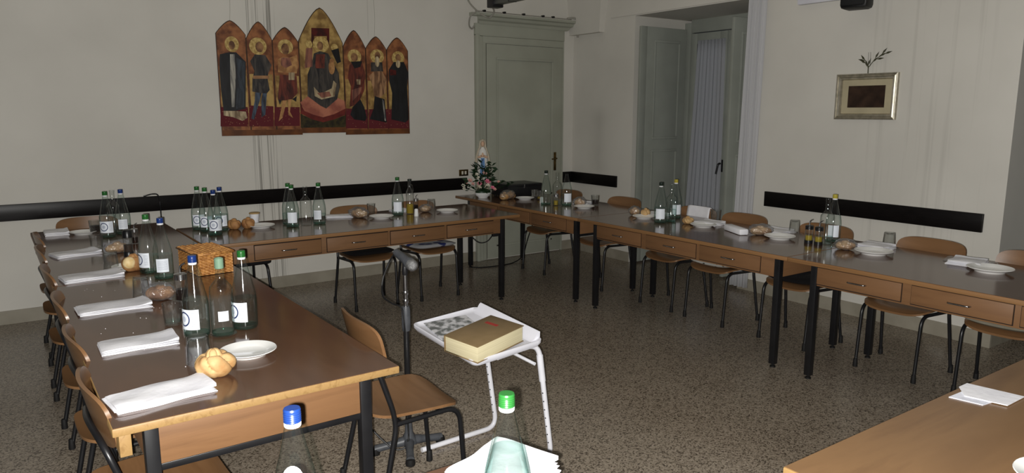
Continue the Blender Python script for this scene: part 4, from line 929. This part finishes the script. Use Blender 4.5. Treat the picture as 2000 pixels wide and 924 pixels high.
part('glass_top', MB().lathe([(.0148, .262), (.0172, .264), (.0172, .302), (.015, .304), (.0125, .304)], 18, cap=False), mat('frosted_green', srgb(120, 150, 126), rough=.4), [o for o in C.objects if o.get('label', '').startswith('clear green-topped')][0])

# ---------------------------------------------------------------- wicker basket
bk = thing('wicker_basket', 'honey-coloured wicker basket chest with lid on left table', 'basket', (.80, 4.06, ZT+.0005), .13)
BW, BD, BH = .185, .30, .115
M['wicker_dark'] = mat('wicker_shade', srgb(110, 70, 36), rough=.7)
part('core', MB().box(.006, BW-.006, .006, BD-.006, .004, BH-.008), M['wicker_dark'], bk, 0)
def strand(fixed, rng, axis, z, ph, rad):
    pts = []; n = 26
    for i in range(n+1):
        t = rng[0]+(rng[1]-rng[0])*i/n; off = .0035*math.sin(i*PI/2+ph); p = (t, fixed+off, z) if axis == 'x' else (fixed+off, t, z); pts.append(p)
    return pts
wv_f, wv_b, wv_l, wv_r = MB(), MB(), MB(), MB(); rows = 14
for j in range(rows):
    z = .006+(BH-.012)*j/(rows-1); ph = PI*(j % 2)
    wv_f.tube(strand(.003, (0, BW), 'x', z, ph, 1), .0045, 5); wv_b.tube(strand(BD-.003, (0, BW), 'x', z, ph, 1), .0045, 5)
    wv_l.tube(strand(.003, (0, BD), 'y', z, ph, 1), .0045, 5); wv_r.tube(strand(BW-.003, (0, BD), 'y', z, ph, 1), .0045, 5)
for nme, m_ in (('woven_side', wv_f), ('woven_side', wv_b), ('woven_side', wv_l), ('woven_side', wv_r)): part(nme, m_, M['wicker'], bk, 80)
lid = part('lid', MB().box(-.004, BW+.004, -.004, BD+.004, BH-.006, BH+.002, .004), M['wicker_dark'], bk)
lw = MB()
for j in range(30):
    y = -.002+(BD+.004)*j/29; pts = []
    for i in range(19):
        x = -.006+(BW+.012)*i/18; pts.append((x, y, BH+.004+.0035*math.sin(i*PI/2+PI*(j % 2))))
    lw.tube(pts, .0048, 5)
part('woven_top', lw, M['wicker'], lid, 80)
part('rim', MB().tube([(-.006, -.006, BH), (BW+.006, -.006, BH), (BW+.006, BD+.006, BH), (-.006, BD+.006, BH)], .006, 6, closed=True), M['wicker'], lid, 60)
bg_ = MB().sphere((0, 0, .045), (.075, .06, .05), 28, 16, lambda d: 1+.12*math.sin(9*d.x+1)*math.sin(8*d.y)+.08*math.sin(14*d.z+6*d.y)); bg_.v = [(a, b, max(c, 0)) for a, b, c in bg_.v]
M['bag_white'] = glassy('cloudy_bag', (.76, .76, .78, 1), (.45, .45, .46, 1), refl=.8, rough=.3, power=1.0, haze=.12, wrinkle=.9)
single('plastic_bag', bg_, M['bag_white'], 'crumpled translucent plastic bag behind the wicker basket', 'bag', (.955, 4.45, ZT+.001), .3, smooth=60)
# leaflets on the light table
def leaflet(label, pts, z, m):
    return single('leaflet', MB().prism(pts, 0, .0022), m, label, 'leaflet', (0, 0, z), 0, 'leaflets on the light table', 0)
M['print'] = mat('pale_printed_paper', srgb(224, 226, 236), srgb(196, 198, 210), 16, rough=.7, detail=7, lo=.5, hi=.7)
leaflet('smaller folded white leaflet with grey print on the light table', [(2.327, .981), (2.345, .892), (2.405, .885), (2.44, .978), (2.38, 1.0)][:4], ZT+.0004, M['print'])
leaflet('longer plain white leaflet on the light table', [(2.37, .955), (2.395, .846), (2.515, .846), (2.49, 1.0), (2.435, 1.0)], ZT+.0030, M['paper'])

# ================================================================ CORNER: flowers, statuette, black case
M['leaf'] = mat('dark_leaf', srgb(30, 56, 30), srgb(18, 36, 20), 20, rough=.45); M['pink'] = mat('pink_petal', srgb(206, 96, 128), srgb(226, 150, 166), 30, rough=.6); M['blush'] = mat('blush_petal', srgb(216, 176, 164), srgb(196, 140, 134), 30, rough=.6); M['whitep'] = mat('white_petal', srgb(214, 210, 194), rough=.6)
fa = thing('flower_arrangement', 'low arrangement of pink and white flowers in white bowl', 'flowers', (3.985, 6.235, ZT+.0005))
part('bowl', MB().lathe([(0, .004), (.05, 0), (.055, .01), (.085, .035), (.09, .055), (.083, .055), (.05, .015), (0, .012)], 28, sx=1.0, sy=.8), M['porcelain'], fa)
part('bowl_collar', MB().lathe([(.083, .05), (.08, .07), (.05, .09), (0, .1)], 20, sy=.8), M['leaf'], fa)
rn = random.Random(12); lv = MB(); st_ = MB(); tips = []
Rt = Vector((_r.x, _r.y, 0)); Fw = Vector((_f.x, _f.y, 0)).normalized()
for k in range(120):
    a = rn.uniform(0, 2*PI); hgt = rn.uniform(.08, .30) if k % 3 else rn.uniform(.2, .36); spread = (.22 if hgt < .18 else .10)*rn.uniform(.3, 1)
    d = Vector((math.cos(a)*spread, math.sin(a)*spread*.7, hgt))
    if k % 4 == 0: st_.tube(bez([(0, 0, .06), (d.x*.4, d.y*.4, d.z*.6+.03), tuple(d)], 3), .002, 4)
    tips.append(d)
    q = Matrix.Rotation(a+rn.uniform(-.8, .8), 4, 'Z') @ Matrix.Rotation(rn.uniform(-.9, .5), 4, 'Y') @ Matrix.Rotation(rn.uniform(-1, 1), 4, 'X'); lm = leafm(rn.uniform(.05, .085), rn.uniform(.012, .02)); lv.add([q @ Vector(v)+d for v in lm.v], lm.f)
for d in (Vector((-.19, .05, .14)), Vector((-.21, .02, .11)), Vector((.22, -.18, .14)), Vector((.25, -.2, .16)), Vector((.02, .05, .38))):
    st_.tube(bez([(0, 0, .06), (d.x*.5, d.y*.5, d.z*.7), tuple(d)], 3), .002, 4)
    for k in range(5):
        q = Matrix.Rotation(rn.uniform(0, 6.28), 4, 'Z') @ Matrix.Rotation(rn.uniform(-.8, .4), 4, 'Y'); lm = leafm(.05, .012); lv.add([q @ Vector(v)+d*(.75+.06*k) for v in lm.v], lm.f)
fo = part('foliage', lv, M['leaf'], fa, 0); fo['kind'] = 'stuff'; part('stems', st_, M['leaf'], fa, 60)
def bloom():
    mb = MB()
    for ring, (n, tilt, l) in enumerate(((6, .35, .030), (5, .9, .024), (3, 1.3, .016))):
        for k in range(n):
            q = Matrix.Rotation(2*PI*k/n+ring*.5, 4, 'Z') @ Matrix.Rotation(-tilt, 4, 'Y'); lm = leafm(l, l*.42); mb.add([q @ Vector(v) for v in lm.v], lm.f)
    return mb
for px, z, dy, kind, s in [(-.13, .175, -.03, 'blush', 1.0), (-.10, .145, -.06, 'blush', .8), (-.03, .15, -.1, 'pink', 1.0), (.05, .17, -.09, 'pink', 1.25), (.055, .135, -.1, 'whitep', .9), (.10, .11, -.09, 'pink', .9), (.12, .095, -.09, 'blush', .8), (-.06, .24, -.05, 'whitep', .8), (-.045, .205, -.06, 'whitep', .9), (.02, .25, -.03, 'blush', 1.0), (.0, .20, -.06, 'whitep', .8), (-.20, .12, 0, 'whitep', .9), (-.19, .09, -.02, 'whitep', .8), (-.17, .15, 0, 'blush', .7), (.16, .165, -.06, 'blush', .7)]:
    p_ = Rt*px+Fw*dy; me = cached('bloom'+kind, lambda: bloom().mesh('bloom', M[kind], 0)); o = link('bloom', me, fa, (p_.x, p_.y, z)); o.rotation_euler = (.8, .2, YAW*-1+.2); o.scale = (s, s, s)
# statuette
stt = thing('statuette', 'pale plaster statuette of a veiled standing figure with blue sash', 'statuette', (4.09, 6.40, ZT+.0005), facing(4.09, 6.40))
M['plaster_w'] = mat('painted_plaster', srgb(206, 196, 176), srgb(188, 176, 154), 20, rough=.4); M['blue_sash'] = mat('pale_blue_paint', srgb(112, 150, 196), srgb(92, 130, 180), 20, rough=.35); M['face'] = mat('painted_face', srgb(214, 178, 150), rough=.45); M['white_paint'] = mat('white_paint', srgb(222, 220, 214), rough=.35)
part('pedestal', MB().lathe([(0, 0), (.075, 0), (.075, .03), (.065, .05), (.065, .13), (.07, .15), (0, .15)], 24), M['plaster_w'], stt)
def fold(amp, n): 
    return lambda mb: mb
rb = MB(); sec = [(.15, .062, .050), (.22, .060, .048), (.30, .058, .044), (.38, .054, .040), (.43, .048, .036), (.47, .040, .030), (.495, .022, .020), (.505, .015, .015)]
v = []; f = []; n = 40
for z, a, b_ in sec:
    for i in range(n):
        t = 2*PI*i/n; k = 1+.05*math.sin(9*t)*max(0, (.42-z)/.27); v.append((b_*k*math.cos(t), a*k*math.sin(t), z))
for j in range(len(sec)-1):
    for i in range(n): f.append((j*n+i, j*n+(i+1) % n, (j+1)*n+(i+1) % n, (j+1)*n+i))
rb.add(v, f+[tuple(range(n))[::-1], tuple((len(sec)-1)*n+i for i in range(n))]); part('robe', rb, M['white_paint'], stt, 60)
mt = MB(); v = []; f = []; n = 30
for z, a, b_ in [(.19, .076, .058), (.28, .080, .060), (.36, .078, .058), (.42, .066, .052), (.47, .050, .044), (.505, .036, .036), (.54, .034, .036), (.565, .028, .030), (.58, .012, .014)]:
    for i in range(n+1):
        t = math.radians(52)+(2*PI-2*math.radians(52))*i/n; k = 1+.04*math.sin(7*t); v.append((b_*k*math.cos(t), a*k*math.sin(t), z))
for j in range(8):
    for i in range(n): f.append((j*(n+1)+i, j*(n+1)+i+1, (j+1)*(n+1)+i+1, (j+1)*(n+1)+i))
solid(part('mantle', mt.add(v, f), M['plaster_w'], stt, 80), .006)
part('head', MB().sphere((.006, 0, .535), (.022, .019, .028), 20, 14, lambda d: 1+.12*math.exp(-((d.x-.98)**2+d.y**2*4+(d.z+.1)**2)*25)), M['face'], stt, 60)
part('hands', MB().sphere((.05, .0, .425), (.012, .011, .026), 12, 8).tube([(.03, .045, .40), (.048, .012, .415)], .012, 8).tube([(.03, -.045, .40), (.048, -.012, .415)], .012, 8), M['face'], stt, 60)
sash = MB()
sash.grid(lambda u, v: (.047+.006*math.cos((u-.5)*3)+.004*math.sin(u*14), (u-.5)*(.034+.03*v), .395-.20*v), 12, 8); solid(part('sash', sash, M['blue_sash'], stt, 60, 'pale blue sash'), .004)
bc = thing('black_case', 'flat black box case behind the bagged bread on corner table', 'case', (4.375, 6.21, ZT+.0005), -.02)
part('body', MB().box(-.20, .22, -.16, .16, .012, .125, .006), M['black'], bc); part('lid', MB().box(-.203, .223, -.163, .163, .105, .135, .006), M['black'], bc); part('clasp', MB().box(-.004, .004, -.167, -.158, .09, .13, .001), M['steel'], bc)
for x in (-.17, .19):
    for y in (-.13, .13): part('foot', MB().lathe([(.012, 0), (.012, .013)], 10), M['rubber'], bc, loc=(x, y, 0))

# ================================================================ SIDE TABLE, BOOK, MICROPHONE
sdt = thing('folding_side_table', 'white plastic tray table on white C-shaped tube legs', 'side table', (1.716, 2.753, 0), .043)
E_ = Matrix.Translation((0, 0, .613)) @ Matrix.Rotation(.077, 4, 'X') @ Matrix.Rotation(-.064, 4, 'Y')
TX, TY = .19, .265
def rrect(hx, hy, r, n=6):
    o = []
    for cx, cy, a0 in ((hx-r, hy-r, 0), (-hx+r, hy-r, 90), (-hx+r, -hy+r, 180), (hx-r, -hy+r, 270)):
        for k in range(n+1):
            a = math.radians(a0+90*k/n); o.append((cx+r*math.cos(a), cy+r*math.sin(a)))
    return o
tr = MB(); loops = [(TX-.012, TY-.012, .03, -.018), (TX, TY, .035, .0), (TX, TY, .035, .012), (TX-.006, TY-.006, .032, .014), (TX-.018, TY-.018, .028, .004), (TX-.04, TY-.04, .02, .0)]
v = []; n = 28
for hx, hy, r, z in loops: v += [(x, y, z) for x, y in rrect(hx, hy, r)]
f = [(j*n+i, j*n+(i+1) % n, (j+1)*n+(i+1) % n, (j+1)*n+i) for j in range(len(loops)-1) for i in range(n)]+[tuple(range(n))[::-1], tuple((len(loops)-1)*n+i for i in range(n))]
tray = part('tray', MB().add(v, f), M['plastic'], sdt, 50); tray.matrix_local = E_
lip = part('raised_lip', MB().prism([(TX-.05, .0), (TX+.002, -.002), (TX+.004, .038), (TX-.002, .042), (TX-.012, .036), (TX-.03, .008)], -TY+.035, TY-.035, 'xz'), M['plastic'], tray, 40)
M['white_tube'] = mat('white_tube', srgb(214, 214, 220), rough=.35)
leg_m = lambda: fillet([(-.21, 0, .014), (.235, 0, .014), (.150, 0, .595), (-.08, 0, .575)], .07, 8)
for y, nm in ((.205, 'far'), (-.235, 'near')):
    lg = part('leg_tube', MB().tube(leg_m(), .0125, 12), M['white_tube'], sdt, 60, loc=(.03, y, 0))
    part('height_sleeve', MB().tube([(.176, 0, .41), (.158, 0, .535)], .0155, 12), M['white_tube'], lg, 60)
    for k in range(7): part('adjust_hole', MB().lathe([(.0032, 0), (.0032, .002)], 8), M['rubber'], lg, 0, loc=(.2225-.006*k-.0118, -.0045, .10+.042*k), rot=(0, -PI/2+.146, .35))
part('cross_brace', MB().tube([(.16, -.235, .50), (.10, .205, .56)], .008, 8), M['white_tube'], sdt, 60)
bkk = thing('thick_book', 'thick closed book with tan cover and cream pages on the tray', 'book', (1.716, 2.753, 0), .043)
B_ = E_ @ Matrix.Translation((-.055, -.150, .006)) @ Matrix.Rotation(.22, 4, 'Z')
M['pages'] = mat('cream_pages', srgb(206, 196, 162), srgb(192, 182, 148), 4, stretch=(1, 1, 90), rough=.8); M['cover'] = mat('tan_cover', srgb(124, 104, 74), srgb(116, 97, 68), 12, rough=.45)
for nm, m_, mt_ in (('pages', MB().box(-.148, .148, -.094, .094, .003, .072, .002), 'pages'), ('cover', MB().box(-.152, .152, -.098, .10, .072, .0755, .001).box(-.152, .152, -.098, .10, 0, .003, .001).box(-.152, .152, .096, .1, .003, .072, .001), 'cover')):
    o = part(nm, m_, M[mt_], bkk, 40); o.matrix_local = B_
o = part('red_title', MB().box(.065, .085, .0, .07, .0755, .0759), mat('red_print', srgb(150, 50, 44), rough=.6), bkk, 0); o.matrix_local = B_ @ Matrix.Translation((0, -.01, 0)); o['label'] = 'small red printed title'
M['news'] = mat('wrapped_magazine', srgb(200, 200, 204), srgb(92, 96, 96), 26, rough=.2, detail=8, lo=.42, hi=.58, spec=.5)
mg = thing('wrapped_magazine', 'grey printed magazine in clear wrap beneath the thick book', 'magazine', (1.716, 2.753, 0), .043)
o = part('cover', MB().box(-.11, .11, -.15, .15, 0, .004, .001), M['news'], mg, 0); o.matrix_local = E_ @ Matrix.Translation((-.045, .085, .0015)) @ Matrix.Rotation(-.15, 4, 'Z')

ms = thing('microphone_stand', 'black microphone stand with three-armed cast base', 'microphone stand', (1.495, 3.02, 0))
M['dark_metal'] = mat('dark_grey_cast', srgb(70, 72, 76), srgb(58, 60, 64), 30, rough=.45, spec=.4)
part('hub', MB().lathe([(0, .035), (.04, .035), (.036, .055), (.02, .09), (.016, .14), (0, .14)], 20), M['dark_metal'], ms)
for a in (-115, 165, -5):
    q = math.radians(a); c, s_ = math.cos(q), math.sin(q); arm = part('base_arm', MB().tube([(c*.02, s_*.02, .045), (c*.09, s_*.09, .036), (c*.17, s_*.17, .026)], .02, 10, rs=[.026, .018, .02]), M['dark_metal'], ms, 60)
    part('rubber_foot', MB().lathe([(0, 0), (.022, 0), (.024, .01), (.02, .03), (0, .034)], 14), M['rubber'], arm, loc=(c*.165, s_*.165, 0))
part('pole', MB().tube([(0, 0, .12), (0, 0, .62)], .014, 14), M['black'], ms, 60)
part('clutch', MB().lathe([(.018, .60), (.021, .62), (.021, .70), (.017, .72)], 16), M['dark_metal'], ms)
up_ = part('upper_tube', MB().tube([(0, 0, .70), (0, 0, .875)], .0105, 14), M['steel'], ms, 60)
for z in (.735, .775): part('collar', MB().lathe([(.0135, z), (.0145, z+.004), (.0145, z+.014), (.0135, z+.018)], 16), M['steel'], up_)
part('swivel', MB().lathe([(.012, .87), (.015, .89), (.012, .915), (0, .92)], 14), M['black'], ms)
mc = thing('microphone', 'black microphone with silver mesh head clipped on the stand', 'microphone', (1.495, 3.02, 0))
# the mesh head faces the camera's right, low; the handle points up and away
md = Vector((.16, -1.0, -.36)).normalized(); c0 = Vector((0, 0, .945))
part('clip', MB().tube([(0, 0, .915), tuple(c0)], .012, 10), M['black'], mc, 60)
part('handle', MB().tube([tuple(c0-md*.075), tuple(c0-md*.06), tuple(c0+md*.035)], .02, 16, rs=[.016, .019, .022]), M['dark_metal'], mc, 60)
part('band', MB().tube([tuple(c0+md*.033), tuple(c0+md*.045)], .0275, 18), M['dark_metal'], mc, 60)
part('mesh_head', MB().tube([tuple(c0+md*.045), tuple(c0+md*.06), tuple(c0+md*.075), tuple(c0+md*.084), tuple(c0+md*.088)], .02, 18, rs=[.026, .0275, .025, .016, .004]), mat('silver_mesh', srgb(176, 176, 176), srgb(110, 110, 112), 220, rough=.3, metal=.8, bump=.8, bscale=500), mc, 60)
M['cord'] = mat('black_cord', srgb(16, 16, 17), rough=.5)
single('audio_cable', MB().tube(bez([tuple(Vector((1.495, 3.02, 0))+c0-md*.075), (1.435, 3.06, .93), (1.40, 3.06, .85), (1.39, 3.04, .78), (1.43, 3.03, .74), (1.475, 3.012, .70), (1.48, 3.003, .5), (1.481, 3.002, .2), (1.47, 2.98, .06), (1.42, 2.99, .03), (1.36, 3.04, .08), (1.20, 3.2, .30), (1.05, 3.3, .40)], 6), .0045, 6), M['cord'], 'black microphone cord running down the stand', 'cord', smooth=60)
single('floor_cable', MB().tube(bez([(3.86, 6.30, .56), (3.87, 6.32, .3), (3.90, 6.38, .05), (3.98, 6.36, .008), (4.2, 6.30, .008), (4.45, 6.35, .008), (4.62, 6.42, .06), (4.66, 6.38, .25), (4.62, 6.2, .5), (4.55, 6.05, .6)], 6), .006, 6), M['cord'], 'black cable looping across the floor before the door', 'cable', smooth=60)
pb = thing('power_plug', 'small black plug hanging below the four-drawer table end', 'plug', (3.40, 5.13, .57))
part('plug', MB().box(-.03, .03, -.015, .015, 0, .025, .004), M['black'], pb); part('lead', MB().tube(bez([(-.03, 0, .01), (-.07, .02, -.04), (-.13, .05, -.05), (-.18, .1, .0), (-.19, .15, .03)], 5), .004, 6), M['cord'], pb, 60)

# crumbs scattered between the napkins
cr = MB(); rn = random.Random(5)
for k in range(34):
    x, y = rn.uniform(.22, .62), rn.choice((rn.uniform(2.6, 4.4), rn.uniform(3.3, 4.1))); q = rn.uniform(.0008, .0016)
    cr.box(x-q, x+q, y-q*.8, y+q*.8, ZT, ZT+q*1.2)
cr_o = single('bread_crumbs', cr, M['paper'], 'pale bread crumbs scattered over the left table', 'crumbs', smooth=0); cr_o['kind'] = 'stuff'
